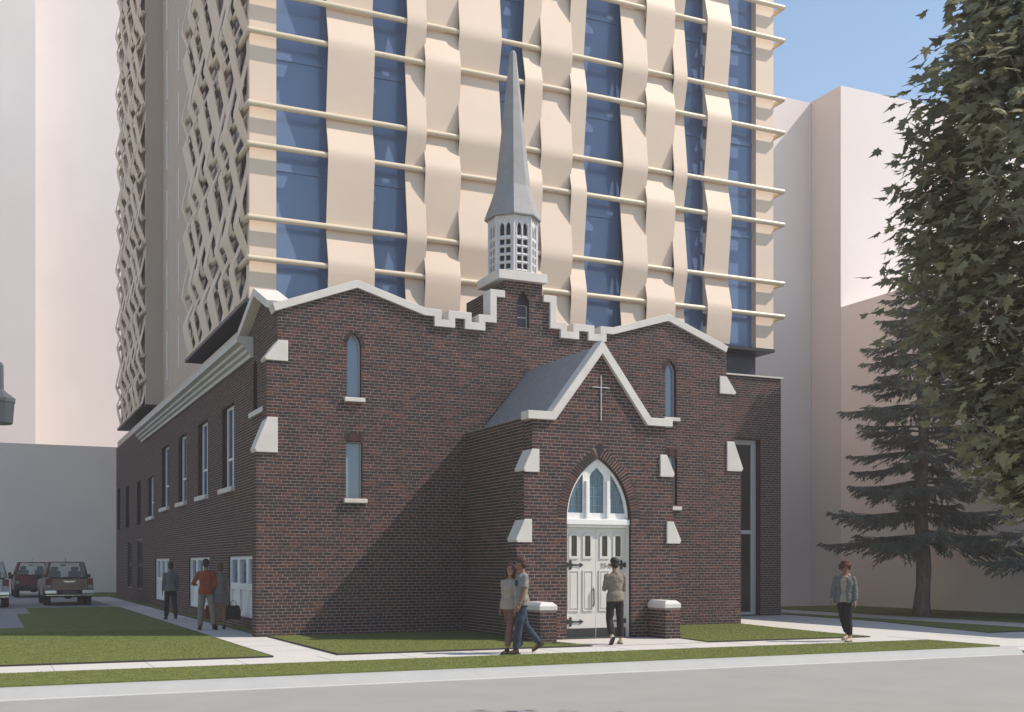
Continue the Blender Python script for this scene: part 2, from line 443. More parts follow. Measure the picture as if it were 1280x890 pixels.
topL[0] = (6.15, 7.64); topR[-1] = (18.65, 7.62)
topL[-1] = (11.89, topL[-1][1]); topR[0] = (12.97, topR[0][1])
front = [(5.66,0),(19.14,0),(19.14,4.28),(18.90,4.9),(18.90,6.38),(18.65,6.8)] + list(reversed(topR)) + [(12.97,8.84),(11.89,8.84)] + list(reversed(topL)) + [(6.15,6.8),(5.90,6.38),(5.90,4.9),(5.66,4.28)]
wL = lancet(7.985, 0.175, 5.63, 6.83, 0.34); wR = lancet(16.84, 0.175, 5.63, 6.83, 0.34)
wl = rect(7.78, 8.19, 3.23, 4.60); wr = rect(16.63, 17.04, 3.23, 4.60)
wt = lancet(12.43, 0.165, 7.68, 8.28, 0.34)
holes = [wL, wR, wl, wr, wt, rect(10.9, 14.26, 0.02, 4.7)]
fwall, _ = brick_wall('wall', church, fr_front(FY), [front], holes, 0.16, pick=True)
frF = fr_front(FY)
for k, (h, hw, xc, z0, zs, rise) in enumerate(((wL,.175,7.985,5.63,6.83,.34),(wR,.175,16.84,5.63,6.83,.34))):
    mb = MB(); plate(mb, lambda u,v,w: frF(u,v,w-0.15), h, [lancet(xc, hw-0.028, z0+0.03, zs, rise-0.04)], 0.03)
    wd = mb.build('window', M['cornice'], church)
    pane(wd, frF, h, -0.135, M['glass_church'])
    voussoirs(wd, frF, xc, hw, zs, rise, 0.10, 0.045, 'arch_brick', single=False)
    mb = MB(); mb.box(xc-0.25, xc+0.25, FY-0.10, FY+0.15, z0-0.10, z0+0.0)
    s = mb.build('sill', M['stone'], wd); bevel_mesh(s.data, 0.01, 1)
for (u0, u1, v0, v1) in ((7.78,8.19,3.23,4.60),(16.63,17.04,3.23,4.60)):
    mb = MB(); plate(mb, lambda u,v,w: frF(u,v,w-0.15), rect(u0,u1,v0,v1), [inset(u0,u1,v0,v1,0.025)], 0.03)
    wd = mb.build('window', M['cornice'], church)
    pane(wd, frF, rect(u0,u1,v0,v1), -0.135, M['glass_church'])
    mb = MB(); mb.box(u0-0.06, u1+0.10, FY-0.10, FY+0.15, v0-0.10, v0)
    s = mb.build('sill', M['stone'], wd); bevel_mesh(s.data, 0.01, 1)
    mb = MB(); n = 7; wdt = (u1-u0+0.04)/n
    for i in range(n):
        brick_geo(mb, frF, u0-0.02+i*wdt, u0-0.02+(i+1)*wdt-0.01, v1+0.008, v1+0.20, 0.013, rng.choice([0,1,2,3]), False)
    mb.build('soldier_course', [M[k] for k in BM_], wd, kind='stuff')
mb = MB(); plate(mb, lambda u,v,w: frF(u,v,w-0.15), wt, [rect(12.295,12.565,7.72,7.95), rect(12.295,12.565,7.98,8.27)], 0.03)
wd = mb.build('window', M['cornice'], church); pane(wd, frF, rect(12.27,12.59,7.68,8.28), -0.135, M['louvre'])
mb = MB(); mb.prism(lancet(12.43, 0.165, 8.28, 8.281, 0.34), -0.16, -0.11, frF); mb.build('louvre', M['dark'], wd)
# soil back, sides and roof of the church body
mb = MB(); mb.prism([(x, z) for x, z in front if True], -0.34, -0.30, frF, 0)
mb.build('rear_face', M['mortar'], church)
mb = MB(); mb.box(6.45, 18.4, 26.7, 62, 7.0, 7.12); mb.build('roof', M['slate'], church)
# pedestal of the belfry
brick_wall('pedestal', church, fr_left(11.89), [rect(26.35, 28.8, 7.1, 8.76)], flip=True)
brick_wall('pedestal', church, fr_right(12.97), [rect(26.35, 28.8, 7.1, 8.76)])
mb = MB(); mb.box(11.90, 12.96, 26.62, 28.78, 7.1, 8.77); mb.build('pedestal_core', M['mortar'], church)
# buttress returns at both ends of the front
for sgn, c in ((1, 0), (-1, 2*CX)):
    X = lambda x: x if sgn == 1 else c-x
    f = fr_left if sgn == 1 else fr_right
    for x, z0, z1 in ((5.66, 0, 4.28), (5.90, 4.28, 6.40)):
        brick_wall('buttress', church, f(X(x)), [rect(FY, FY+0.42, z0, z1)], flip=sgn == 1)
        mb = MB(); xs = sorted((X(x+0.012), X(6.17))); mb.box(xs[0], xs[1], FY+0.02, FY+0.41, z0, z1); mb.build('buttress_core', M['brick_b'], church)
    for poly in ([(6.39,6.38),(6.39,6.86),(6.16,6.86),(5.84,6.43),(5.89,6.38)], [(6.15,4.25),(6.15,5.07),(5.91,5.07),(5.61,4.33),(5.66,4.25)]):
        pl = [(X(x), z) for x, z in poly]
        mb = MB(); mb.prism(pl, -0.44, 0.045, frF); o = mb.build('buttress_cap', M['stone'], church); bevel_mesh(o.data, 0.012, 2)
# side walls
sideT = [(26.352,0),(62,0),(62,7.62),(51.3,7.62),(51.3,6.95),(29.5,6.95),(29.5,7.55),(27.75,8.17),(26.352,7.6)]
up = [(31.4,33.1,3.79,6.08),(35.45,37.15,3.79,6.08),(39.5,41.2,3.79,6.08),(43.5,45.3,3.79,6.08),(47.6,49.3,3.6,5.25),(51.8,53.2,3.4,5.3),(56.2,57.6,3.4,5.4),(60.2,61.4,3.4,5.5)]
lo = [(28.75,32.15,0.30,1.90),(35.15,38.9,0.30,1.90),(43.4,47.2,0.30,1.90),(51.3,53.0,0.6,2.72),(55.2,56.8,0.6,2.76)]
nich = [(27.62,0.22),(28.72,0.22)]
hs = [rect(*a) for a in up+lo]+[lancet(y, hw, 5.48, 6.45, 0.35) for y, hw in nich]
frS = fr_left(SX)
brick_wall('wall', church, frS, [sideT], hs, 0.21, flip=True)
for i, (u0, u1, v0, v1) in enumerate(up):
    mb = MB(); frw = lambda u,v,w: frS(u,v,w-0.19); um = (u0+u1)/2; vm = v0+(v1-v0)*0.36
    hh = [rect(u0+.07,um-.04,v0+.07,vm-.03), rect(um+.04,u1-.07,v0+.07,vm-.03), rect(u0+.07,um-.04,vm+.03,v1-.07), rect(um+.04,u1-.07,vm+.03,v1-.07)]
    plate(mb, frw, rect(u0,u1,v0,v1), hh, 0.06, 0.5)
    wd = mb.build('window', M['white'] if i < 5 else M['black_plastic'], church); pane(wd, frS, rect(u0,u1,v0,v1), -0.16, M['glass_side'])
    if i < 5:
        mb = MB(); mb.box(SX-0.12, SX+0.2, u0-0.12, u1+0.12, v0-0.14, v0); s = mb.build('sill', M['stone'], wd); bevel_mesh(s.data, 0.01, 1)
for i, (u0, u1, v0, v1) in enumerate(lo):
    mb = MB(); frw = lambda u,v,w: frS(u,v,w-0.14); n = 3 if i < 3 else 2; wd_ = (u1-u0)/n; vm = v0+(v1-v0)*0.5; hh = []
    for k in range(n):
        hh += [rect(u0+k*wd_+.13, u0+(k+1)*wd_-.13, vm+.07, v1-.10), rect(u0+k*wd_+.16, u0+(k+1)*wd_-.16, v0+.12, vm-.10)]
    plate(mb, frw, rect(u0,u1,v0,v1), hh, 0.10, 0.5)
    wd = mb.build('window', M['white'] if i < 3 else M['black_plastic'], church)
    for k in range(n):
        pane(wd, frS, rect(u0+k*wd_+.05, u0+(k+1)*wd_-.05, vm, v1-.05), -0.10, M['glass_side'])
        pane(wd, frS, rect(u0+k*wd_+.05, u0+(k+1)*wd_-.05, v0+.05, vm), -0.10, M['white'] if i < 3 else M['black_plastic'], 'panel')
for y, hw in nich:
    p = MB(); p.prism(lancet(y, hw+.02, 5.46, 6.45, 0.37), -0.26, -0.22, frS); p.build('niche_louvre', M['dark'], church)
mb = MB(); mb.box(SX-0.10, SX+0.15, 27.25, 29.1, 5.35, 5.48); o = mb.build('sill', M['stone'], church); bevel_mesh(o.data, 0.01, 1)
mb, _ = band([(26.30,7.76),(27.75,8.34),(29.62,7.66)], 0.18, 0.26, -0.34, fr=frS)
o = mb.build('coping', M['stone'], church); bevel_mesh(o.data, 0.008, 1)
prof = [(6.15,6.88),(6.07,6.88),(6.07,6.98),(5.98,7.01),(5.98,7.09),(5.88,7.12),(5.88,7.20),(5.74,7.24),(5.74,7.40),(6.15,7.40)]
mb = MB(); mb.prism(prof, 28.95, 51.3, lambda u, v, w: (u, w, v)); mb.build('cornice', M['cornice'], church)
mb = MB(); mb.box(18.63, 18.66, 26.4, 30.5, 0, 7.5); mb.build('wall', M['brick_b'], church)
# belfry slab, belfry and spire
BC = (12.40, 26.90)
mb = MB(); mb.box(11.69, 13.05, 26.20, 27.60, 8.84, 9.07); o = mb.build('belfry_slab', M['stone'], church); bevel_mesh(o.data, 0.012, 2)
def octa(r, z, c=BC): return [(c[0]+r*math.cos(R(22.5+45*k)), c[1]+r*math.sin(R(22.5+45*k)), z) for k in range(8)]
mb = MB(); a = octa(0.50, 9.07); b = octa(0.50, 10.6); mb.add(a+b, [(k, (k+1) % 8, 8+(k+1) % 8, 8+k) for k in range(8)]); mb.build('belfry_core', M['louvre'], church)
for k in range(8):
    A = Vector(octa(0.62, 0)[k]); B = Vector(octa(0.62, 0)[(k+1) % 8]); d = (B-A).normalized(); L = (B-A).length; nrm = Vector((d.y, -d.x, 0))
    fr = lambda u, v, w, A=A, d=d, n=nrm: tuple(A+d*u+n*w+Vector((0, 0, v)))
    hs = []
    m_ = L/2
    for cx_ in (m_-0.083, m_+0.083):
        hs.append(lancet(cx_, 0.062, 10.02, 10.22, 0.13, 5))
        for r_ in range(4): hs.append(rect(cx_-0.066, cx_+0.066, 9.17+r_*0.205, 9.17+r_*0.205+0.135))
    mb = MB(); plate(mb, lambda u,v,w: fr(u,v,w-0.05), rect(0, L, 9.07, 10.62), hs, 0.05, 0.04)
    p = mb.build('belfry_panel', M['belfry'], church)
    mb = MB()
    pts = arch_pts(m_, 0.17, 10.18, 0.30, 8); mb.tube([fr(u, v, 0.005) for u, v in [(m_-0.17, 9.1)]+pts+[(m_+0.17, 9.1)]], 0.014, 5)
    mb.tube([fr(m_, 9.1, 0.0), fr(m_, 10.2, 0.0)], 0.018, 5)
    for r_ in range(5): mb.tube([fr(m_-0.17, 9.13+r_*0.205, 0.004), fr(m_+0.17, 9.13+r_*0.205, 0.004)], 0.016, 5)
    mb.build('tracery', M['belfry'], p)
    mb = MB(); mb.tube([tuple(A)[:2]+(9.07,), tuple(A)[:2]+(10.6,)], 0.03, 6); mb.build('corner_shaft', M['belfry'], p)
rings = [(0.735,10.53),(0.74,10.56),(0.715,10.63),(0.585,10.97),(0.455,11.37),(0.30,12.8),(0.085,14.86),(0.05,14.93)]
mb = MB(); vs = []
for r_, z in rings: vs += octa(r_, z)
fs = [(i*8+k, i*8+(k+1) % 8, (i+1)*8+(k+1) % 8, (i+1)*8+k) for i in range(len(rings)-1) for k in range(8)]
fs += [tuple(range((len(rings)-1)*8, len(rings)*8)), tuple(reversed(range(8)))]
mb.add(vs, fs); mb.build('spire', M['spire'], church)

# ------------------------------------------------------------------ porch
frP = fr_front(PY)
pcop = [(10.74,5.03),(11.32,5.03),(12.59,6.70),(13.86,5.03),(14.44,5.03)]
mb, _ = band(pcop, 0.18, PY-0.10, PY+0.28); o = mb.build('coping', M['stone'], church); bevel_mesh(o.data, 0.008, 1)
_, pin = band(pcop, 0.09, 0, 1)
arch = arch_pts(12.555, 0.82, 2.70, 1.38, 16)
door_hole = [(11.735,0)] + arch + [(13.375,0)]
pfront = [(10.51,0),(14.67,0),(14.67,2.2),(14.50,2.6),(14.50,3.75),(14.30,4.1),(14.30,4.90)] + [(13.82,4.94)] + [(12.59,pin[2][1])] + [(11.36,4.94)] + [(10.88,4.90),(10.88,4.1),(10.68,3.75),(10.68,2.6),(10.51,2.2)]
# ring hole so ordinary bricks stop at the voussoirs
ro = arch_pts(12.555, 1.045, 2.70, 1.635, 16)
pwall, _ = brick_wall('wall', church, frP, [pfront], [[(11.735,0),(11.735,2.70),(11.50,2.70)]+ro+[(13.61,2.70),(13.375,2.70),(13.375,0)]], 0.02, pick=True)
mb = MB(); ringp = MB()
plate(mb, lambda u,v,w: frP(u,v,w-0.002), [(11.50,2.70)]+ro[1:-1]+[(13.61,2.70)]+list(reversed(arch)), [], 0.0, 0.03)
mb.build('arch_backing', M['mortar'], church)
mb = MB()
hh = door_hole
for i in range(len(hh)-1):
    p, q = hh[i], hh[i+1]; mb.add([frP(*p,0.002), frP(*q,0.002), frP(*q,-0.22), frP(*p,-0.22)], [(0,1,2,3)])
mb.build('reveal', M['brick_b'], church)
voussoirs(pwall, frP, 12.555, 0.82, 2.70, 1.38, 0.215, 0.066, single=True, gap=0.020)
mb = MB(); mb.prism([(12.538,4.085),(12.572,4.085),(12.655,4.33),(12.555,4.40),(12.455,4.33)], 0.004, 0.0095, frP); mb.build('arch_brick', M['brick_c'], pwall)
polyU = [(11.04,3.69),(11.04,4.2),(10.86,4.2),(10.65,3.76),(10.69,3.69)]; polyL = [(10.86,2.15),(10.86,2.66),(10.68,2.66),(10.47,2.22),(10.51,2.15)]
for poly in (polyU, polyL):
    for pl in (poly, mirror(poly, PC)):
        mb = MB(); mb.prism(pl, -0.44, 0.045, frP); o = mb.build('buttress_cap', M['stone'], church); bevel_mesh(o.data, 0.012, 2)
for sgn in (1, -1):
    X = (lambda x: x) if sgn == 1 else (lambda x: 2*PC-x)
    f = fr_left if sgn == 1 else fr_right
    for x, z0, z1, y1 in ((10.51,0,2.2,PY+0.42),(10.68,2.2,3.75,PY+0.42),(10.88,3.75,4.90,PY+0.42)):
        brick_wall('buttress', church, f(X(x)), [rect(PY, y1, z0, z1)], flip=sgn == 1)
        xs = sorted((X(x+0.012), X(10.95))); mb = MB(); mb.box(xs[0], xs[1], PY+0.03, y1-0.01, z0, z1); mb.build('buttress_core', M['brick_b'], church)
    brick_wall('wall', church, f(X(10.88)), [rect(PY+0.42, FY, 0, 4.95)], flip=sgn == 1)
mb = MB(); mb.box(10.90, 14.28, 22.86, 26.36, 4.6, 4.955); mb.build('wall_plate', M['brick_c'], church)
mb = MB()
mb.prism([(11.24,4.96),(12.59,6.62),(13.94,4.96)], PY+0.25, FY+0.02); o = mb.build('roof', M['slate'], church)
# brass cross on the gable
mb = MB(); mb.box(12.579, 12.596, PY-0.035, PY-0.012, 4.90, 5.92); mb.box(12.37, 12.578, PY-0.035, PY-0.012, 5.64, 5.657); mb.box(12.597, 12.80, PY-0.035, PY-0.012, 5.64, 5.657)
mb.build('cross', mat('brushed_metal', (0.55, 0.53, 0.52), 0.4, metal=0.4), church)
# gothic window over the doors
dep = -0.12; frW = lambda u, v, w: frP(u, v, w+dep)
def clip_arch(u0, u1, z0, m, hw=0.82, zs=2.70, rise=1.38, xc=12.555, n=8):
    Rr = (hw*hw+rise*rise)/(2*hw)
    def top(x):
        dx = abs(x-xc); h = math.sqrt(max(0, (Rr-m)**2-(dx+Rr-hw)**2)); return zs+h
    pts = [(u0, z0), (u0, top(u0))]
    xs = [u0+(u1-u0)*i/n for i in range(1, n)]
    if u0 < xc < u1: xs.append(xc); xs.sort()
    return pts+[(x, top(x)) for x in xs]+[(u1, top(u1)), (u1, z0)]
L_ = [clip_arch(11.815, 12.20, 2.83, 0.075), clip_arch(12.375, 12.735, 2.83, 0.13), clip_arch(12.91, 13.295, 2.83, 0.075)]
L_[1] = [(12.375,2.83),(12.375,3.66),(12.43,3.74),(12.555,3.86),(12.68,3.74),(12.735,3.66),(12.735,2.83)]
frame_poly = [(11.738,2.55)]+[(x, z) for x, z in arch]+[(13.372,2.55)]
mb = MB(); plate(mb, lambda u,v,w: frW(u,v,w-0.06), frame_poly, L_, 0.06, 0.02)
gw = mb.build('window', M['white'], church)
for x0, x1 in ((12.215,12.36),(12.75,12.895)):
    mb = MB(); mb.box(x0+0.035, x1-0.035, PY+0.055, PY+0.118, 2.72, 3.55); o = mb.build('mullion', M['white'], gw); bevel_mesh(o.data, 0.01, 2)
mb = MB(); mb.tube([frW(u, v, 0.0) for u, v in arch_pts(12.555, 0.78, 2.70, 1.33, 14)], 0.035, 6); mb.build('frame_mould', M['white'], gw, smooth=True)
mb = MB(); mb.box(11.74, 13.37, PY+0.03, PY+0.12, 2.56, 2.69); o = mb.build('transom', M['white'], gw); bevel_mesh(o.data, 0.012, 2)
for pl, (x0, x1) in zip(L_, ((11.80,12.21),(12.36,12.75),(12.90,13.31))):
    zt = max(p[1] for p in pl); p = pane(gw, frW, rect(x0, x1, 2.80, zt+0.02), -0.045, M['stained'])
    mb = MB(); nx = 3
    for i in range(1, nx): x = x0+(x1-x0)*i/nx; mb.box(x-0.005, x+0.005, PY+0.155, PY+0.164, 2.8, zt)
    z = 3.0
    while z < zt: mb.box(x0, x1, PY+0.1545, PY+0.163, z-0.006, z+0.006); z += 0.20
    mb.build('came', M['lead'], p)
# doors
DY = PY+0.16
mb = MB(); mb.box(11.737, 11.775, PY+0.08, PY+0.30, 0, 2.56); mb.box(13.335, 13.373, PY+0.08, PY+0.30, 0, 2.56); mb.box(11.776, 13.334, PY+0.10, PY+0.30, 2.50, 2.555)
mb.build('door_frame', M['white'], church)
mb = MB(); mb.box(11.74, 13.37, PY+0.0, PY+0.35, 0, 0.018); mb.build('threshold', M['iron'], church)
def moulding(parent, x0, x1, z0, z1, name='panel', t=0.028, hexa=False):
    out = rect(x0, x1, z0, z1); inn = inset(x0, x1, z0, z1, t)
    if hexa:
        c = 0.055; out = [(x0,z0),(x1,z0),(x1,z1-c),(x1-c,z1),(x0+c,z1),(x0,z1-c)]; inn = [(x0+t,z0+t),(x1-t,z0+t),(x1-t,z1-c-t*.3),(x1-c-t*.3,z1-t),(x0+c+t*.3,z1-t),(x0+t,z1-c-t*.3)]
    mb = MB(); plate(mb, lambda u,v,w: (u, DY-w, v), out, [inn], 0.022, 0.5)
    return mb.build(name, M['door'], parent), inn
for li, x0 in enumerate((11.777, 12.559)):
    x1 = x0+0.774
    mb = MB(); mb.box(x0, x1, DY, DY+0.05, 0.02, 2.495); d = mb.build('door', M['door'], church)
    for k in range(2):
        c = x0+0.215+k*0.345
        f, inn = moulding(d, c-0.125, c+0.125, 1.80, 2.37, 'pane_frame', 0.055, True)
        mb = MB(); mb.prism(inn, 0.002, 0.006, lambda u,v,w: (u, DY-w, v)); mb.build('pane', M['glass_annex'], d)
        c2 = x0+0.205+k*0.365
        moulding(d, c2-0.135, c2+0.135, 0.62, 1.54)
        mb = MB(); mb.box(c2-0.085, c2+0.085, DY-0.014, DY-0.001, 0.68, 1.48); o = mb.build('panel_field', M['door'], d); bevel_mesh(o.data, 0.006, 1)
    mb = MB(); mb.box(x0+0.01, x1-0.01, DY-0.008, DY-0.001, 0.03, 0.235); mb.build('kick_plate', M['kick'], d)
    for z in (1.66, 0.385):
        s = 1 if li == 0 else -1; xb = x0 if li == 0 else x1
        P = lambda a, b: (xb+s*a, z+b)
        out = [P(0,-.045),P(.05,-.06),P(.085,-.03),P(.10,-.035),P(.09,-.085),P(.125,-.115),P(.155,-.085),P(.15,-.035),P(.20,-.018),P(.36,-.014),P(.36,-.05),P(.46,0),P(.36,.05),P(.36,.014),P(.20,.018),P(.15,.035),P(.155,.085),P(.125,.115),P(.09,.085),P(.10,.035),P(.085,.03),P(.05,.06),P(0,.045)]
        mb = MB(); mb.prism(out, DY-0.022, DY-0.008); mb.build('hinge', M['iron'], d)
    if li == 0:
        mb = MB(); xh = x1-0.075; mb.tube([(xh,DY-.001,1.12),(xh,DY-.06,1.10),(xh,DY-.06,0.76),(xh,DY-.001,0.74)], 0.016, 6); mb.box(xh-.028,xh+.028,DY-.01,DY-.002,.70,1.16); mb.build('handle', M['iron'], d)
    else:
        cu = bpy.data.curves.new('house_number', 'FONT'); cu.body = '254'; cu.size = 0.155; cu.extrude = 0.006; cu.space_character = 1.12
        t = bpy.data.objects.new('tmp', cu); COL.objects.link(t); bpy.context.view_layer.update()
        me = bpy.data.meshes.new_from_object(t.evaluated_get(bpy.context.evaluated_depsgraph_get())); bpy.data.objects.remove(t)
        me.materials.clear(); me.materials.append(M['bronze'])
        me.transform(Matrix.Translation((x0+0.11, DY-0.009, 1.60)) @ Matrix.Rotation(R(90), 4, 'X'))
        o = bpy.data.objects.new('house_number', me); COL.objects.link(o); attach(o, d)
# piers beside the steps
for (x0, x1) in ((10.71, 11.10), (13.83, 14.22)):
    for f, pl, fl in ((fr_front(21.86), rect(x0,x1,0,.69), False), (fr_left(x0), rect(21.86,22.59,0,.69), True), (fr_right(x1), rect(21.86,22.59,0,.69), False)):
        wb, _ = brick_wall('pier', church, f, [pl], flip=fl)
    mb = MB(); mb.box(x0+.01, x1-.01, 21.87, 22.59, 0, .69); mb.build('pier_core', M['mortar'], church)
    mb = MB(); e = 0.018; vs = []
    for z, i in ((.69, 0), (.785, 0), (.86, .075)):
        vs += [(x0-e+i,21.86-e+i,z),(x1+e-i,21.86-e+i,z),(x1+e-i,22.59,z),(x0-e+i,22.59,z)]
    mb.add(vs, [(3,2,1,0),(8,9,10,11)]+[(k+i, k+(i+1)%4, k+4+(i+1)%4, k+4+i) for k in (0,4) for i in range(4)]); o = mb.build('pier_cap', M['stone'], church); bevel_mesh(o.data, 0.008, 1)
flush_bricks(300)

# ================================================================== brick annex on the right
annex = thing('annex', 'plain flat-roofed brick wing with a tall black window, right of the church front', 'building', (21.2, 30.5, 0))
frA = fr_front(30.5); op = rect(19.3, 22.92, 0.03, 5.72)
brick_wall('wall', annex, frA, [rect(18.66, 23.74, 0, 7.75)], [op], 0.34)
brick_wall('wall', annex, fr_right(23.74), [rect(30.5, 44, 0, 7.75)])
mb = MB(); mb.box(18.6, 23.80, 30.44, 30.75, 7.75, 7.80); mb.box(23.5, 23.80, 30.751, 44, 7.75, 7.80); mb.build('coping', M['stone'], annex)
mb = MB(); mb.box(18.66, 23.7, 30.9, 44, 7.3, 7.42); mb.build('roof', M['slate'], annex)
mb = MB(); plate(mb, lambda u,v,w: frA(u,v,w-0.33), rect(19.3,22.92,0.03,5.72), [rect(19.5,22.72,0.12,2.66), rect(19.5,22.72,2.78,5.56)], 0.09, 0.5)
wd = mb.build('window', mat('grey_frame', (0.42, 0.42, 0.42), 0.5), annex)
for z0, z1 in ((0.1,2.7),(2.75,5.6)): pane(wd, frA, rect(19.45,22.8,z0,z1), -0.29, M['glass_annex'])
#---NEXT---
# ================================================================== the woven apartment tower
tower = thing('apartment_tower', 'tall apartment tower wrapped in woven beige panels and blue glass behind the church', 'building', (15, 40, 0))
TY = 30.05; TXL = 6.28; TXR = 23.33; ZB = 8.64; ZT = 31.3
ODD = [9.68+2.98*k for k in range(8)]; EVEN = [10.75+2.98*k for k in range(7)]
def wave(z, over, bend=0.20):            # outward offset of a strip at height z; over = set of rail heights it passes in front of
    pts = sorted([(h, 0.112 if over == 'odd' else -0.10) for h in ODD]+[(h, 0.112 if over == 'even' else -0.10) for h in EVEN])
    if z <= pts[0][0]:
        a = pts[0]; b = (ODD[0]-1.9, 0.112 if over == 'even' else -0.10)
        t = (a[0]-z)/(a[0]-b[0]); t = min(1, t); e = t*t*(3-2*t); return a[1]+(b[1]-a[1])*e
    for a, b in zip(pts, pts[1:]):
        if a[0] <= z <= b[0]:
            L = b[0]-a[0]; t = z-a[0]; k = bend                 # straight runs with short rounded bends
            if t < k: q = t*t/(2*k)
            elif t > L-k: q = (L-k)-(L-t)**2/(2*k)+k/2-k/2
            else: q = t-k/2
            if t > L-k: q = (L-k)-((L-t)**2)/(2*k)
            e = q/(L-k)
            return a[1]+(b[1]-a[1])*e
    return pts[-1][1]
def strip(u0, u1, over, fr, z0=ZB, z1=ZT, amp=1.0, flip=False, bend=0.20):
    zs = []; z = z0
    marks = sorted([z0, z1]+[h for h in ODD+EVEN if z0 < h < z1])
    for a, b in zip(marks, marks[1:]):
        k_ = 0.21
        if b-a > 2.5*k_: zs += [a+k_*i/5 for i in range(6)]+[b-k_*i/5 for i in range(5, 0, -1)]
        else: zs += [a+(b-a)*i/6 for i in range(6)]
    zs.append(z1); mb = MB(); th = 0.035
    rows = []
    for z in zs:
        w = wave(z, over, bend)*amp
        rows.append([fr(u0, z, w-th), fr(u0, z, w), fr(u1, z, w), fr(u1, z, w-th)])
    vs = [p for r in rows for p in r]; n = len(rows)
    for i in range(n-1):
        for k in range(4):
            j = (k+1) % 4; q = (i*4+k, i*4+j, (i+1)*4+j, (i+1)*4+k); mb.f.append(q); mb.m.append(0)
    mb.f += [(0,3,2,1), ((n-1)*4, (n-1)*4+1, (n-1)*4+2, (n-1)*4+3)]; mb.m += [0, 0]; mb.v = [tuple(v) for v in vs]
    o = mb.build('cladding_strip', M['panel'], tower); smooth_by_angle(o.data, 35); return o
frT = fr_front(TY)
cols = [(7.03,8.36,'g'),(8.36,9.66,'odd'),(9.66,10.63,'g'),(10.60,11.17,'even'),(11.13,12.19,'odd'),(12.15,13.45,'even'),(13.43,14.24,'g'),(14.20,14.76,'odd'),(14.72,15.74,'even'),(15.70,16.22,'odd'),(16.20,17.49,'g'),(17.47,18.33,'even'),(18.29,19.31,'odd'),(19.27,19.75,'even'),(19.73,20.53,'g'),(20.50,21.40,'odd'),(21.38,22.56,'g')]
for u0, u1, k in cols:
    if k != 'g': strip(u0, u1, k, frT)
for u0, u1 in ((6.32, 7.03), (22.56, 23.25)):
    mb = MB(); mb.box(u0, u1, TY+0.20, TY+0.60, ZB, ZT); mb.build('corner_panel', M['panel'], tower)
mb = MB()
for a, b in (((6.33, TY+0.52), (23.2, TY+0.60)),): mb.box(a[0], b[0], a[1], b[1], ZB+0.05, ZT)
mb.build('backing_wall', M['reveal'], tower)
for u0, u1, k in cols:
    if k != 'g': continue
    lv = [ZB+0.06]+[h-0.42 for h in ODD[1:]]+[ZT]
    for z0, z1 in zip(lv, lv[1:]):
        mb = MB(); plate(mb, lambda u,v,w: frT(u,v,w-0.50), rect(u0-0.12, u1+0.12, z0, z1), [rect(u0-0.03, u1+0.03, z0+0.05, z1-0.05)], 0.10, 0.6)
        wd = mb.build('window', M['glass_tower'], tower)
        pane(wd, frT, rect(u0-0.10, u1+0.10, z0+0.03, z1-0.03), -0.44, M['glass_tower'])
        if rng.random() < 0.45 and u0 > 19:      # pale curtain drawn part of the way, standing behind the glass line
            pass
# rails, round section, mitred at the front left corner
lo_y = 40.1
for h in ODD+EVEN:
    mb = MB(); mb.tube([(TXL-0.02, TY, h), (TXR+0.18, TY, h)], 0.078, 10); o = mb.build('rail', M['rail'], tower); smooth_by_angle(o.data, 50)
    mb = MB(); mb.ell((TXL-0.02, TY, h), (0.08, 0.08, 0.08), 10, 6); mb.tube([(TXL-0.02, TY, h), (TXL-0.02, lo_y+0.1, h)], 0.078, 10); o = mb.build('rail', M['rail'], tower); smooth_by_angle(o.data, 50)
    mb = MB(); mb.tube([(TXL-0.02, 51.9, h), (TXL-0.02, 62.1, h)], 0.078, 8); o = mb.build('rail', M['rail'], tower); smooth_by_angle(o.data, 50)
    mb = MB(); mb.tube([(TXR+0.16, TY, h), (TXR+0.16, 47, h)], 0.078, 8); o = mb.build('rail', M['rail'], tower); smooth_by_angle(o.data, 50)
frL = lambda u, v, w: (TXL-0.02-w, u, v)
def side_face(y0, y1, seq, seed):
    r2 = random.Random(seed); y = y0+0.3; ph = 0
    while y < y1-0.35:
        wd = r2.choice(seq); k = 'odd' if ph % 2 else 'even'
        strip(y, min(y+wd, y1-0.05), k, frL, amp=1.75, bend=0.09, z0=ZB-0.05)
        y += wd + r2.choice([0.0, 0.0, 0.0, 0.22]); ph += 1
    mb = MB(); mb.box(TXL+0.48, TXL+0.60, y0+0.15, y1, ZB, ZT); mb.build('glass_wall', M['glass_tower'], tower)
    lv = [ZB+0.05]+[h-0.42 for h in ODD[1:]]
    for h in lv:
        mb = MB(); mb.box(TXL+0.42, TXL+0.479, y0+0.15, y1, h-0.04, h+0.04); mb.build('mullion', M['reveal'], tower)
side_face(TY+0.15, lo_y, [0.6, 0.8, 1.0], 4)
side_face(52.0, 62.0, [0.6, 0.8, 1.0], 9)
mb = MB(); mb.box(TXL+0.6, 23.2, TY+0.601, lo_y, ZB, ZT); mb.box(TXL+0.1, TXL+0.62, lo_y-0.1, lo_y, ZB, ZT); mb.build('core_wall', M['siding'], tower)
mb = MB(); mb.box(7.13, 23.2, lo_y+0.001, 52, 7.1, ZT); mb.build('recessed_wall', M['siding'], tower)
mb = MB(); mb.box(9.2, 23.2, 62.01, 70.4, 0, ZT); mb.build('added_shade_block', M['siding'], tower)  # unseen block added behind the tower to throw shade on the low block
mb = MB(); mb.box(TXL+0.10, 23.2, 52.0, 62.0, ZB, ZT); mb.build('rear_block', M['siding'], tower)
mb = MB(); mb.box(TXL-0.2, 23.3, TY+0.1, 62.1, ZT, ZT+0.5); mb.build('roof', M['panel'], tower)
y = lo_y+0.2
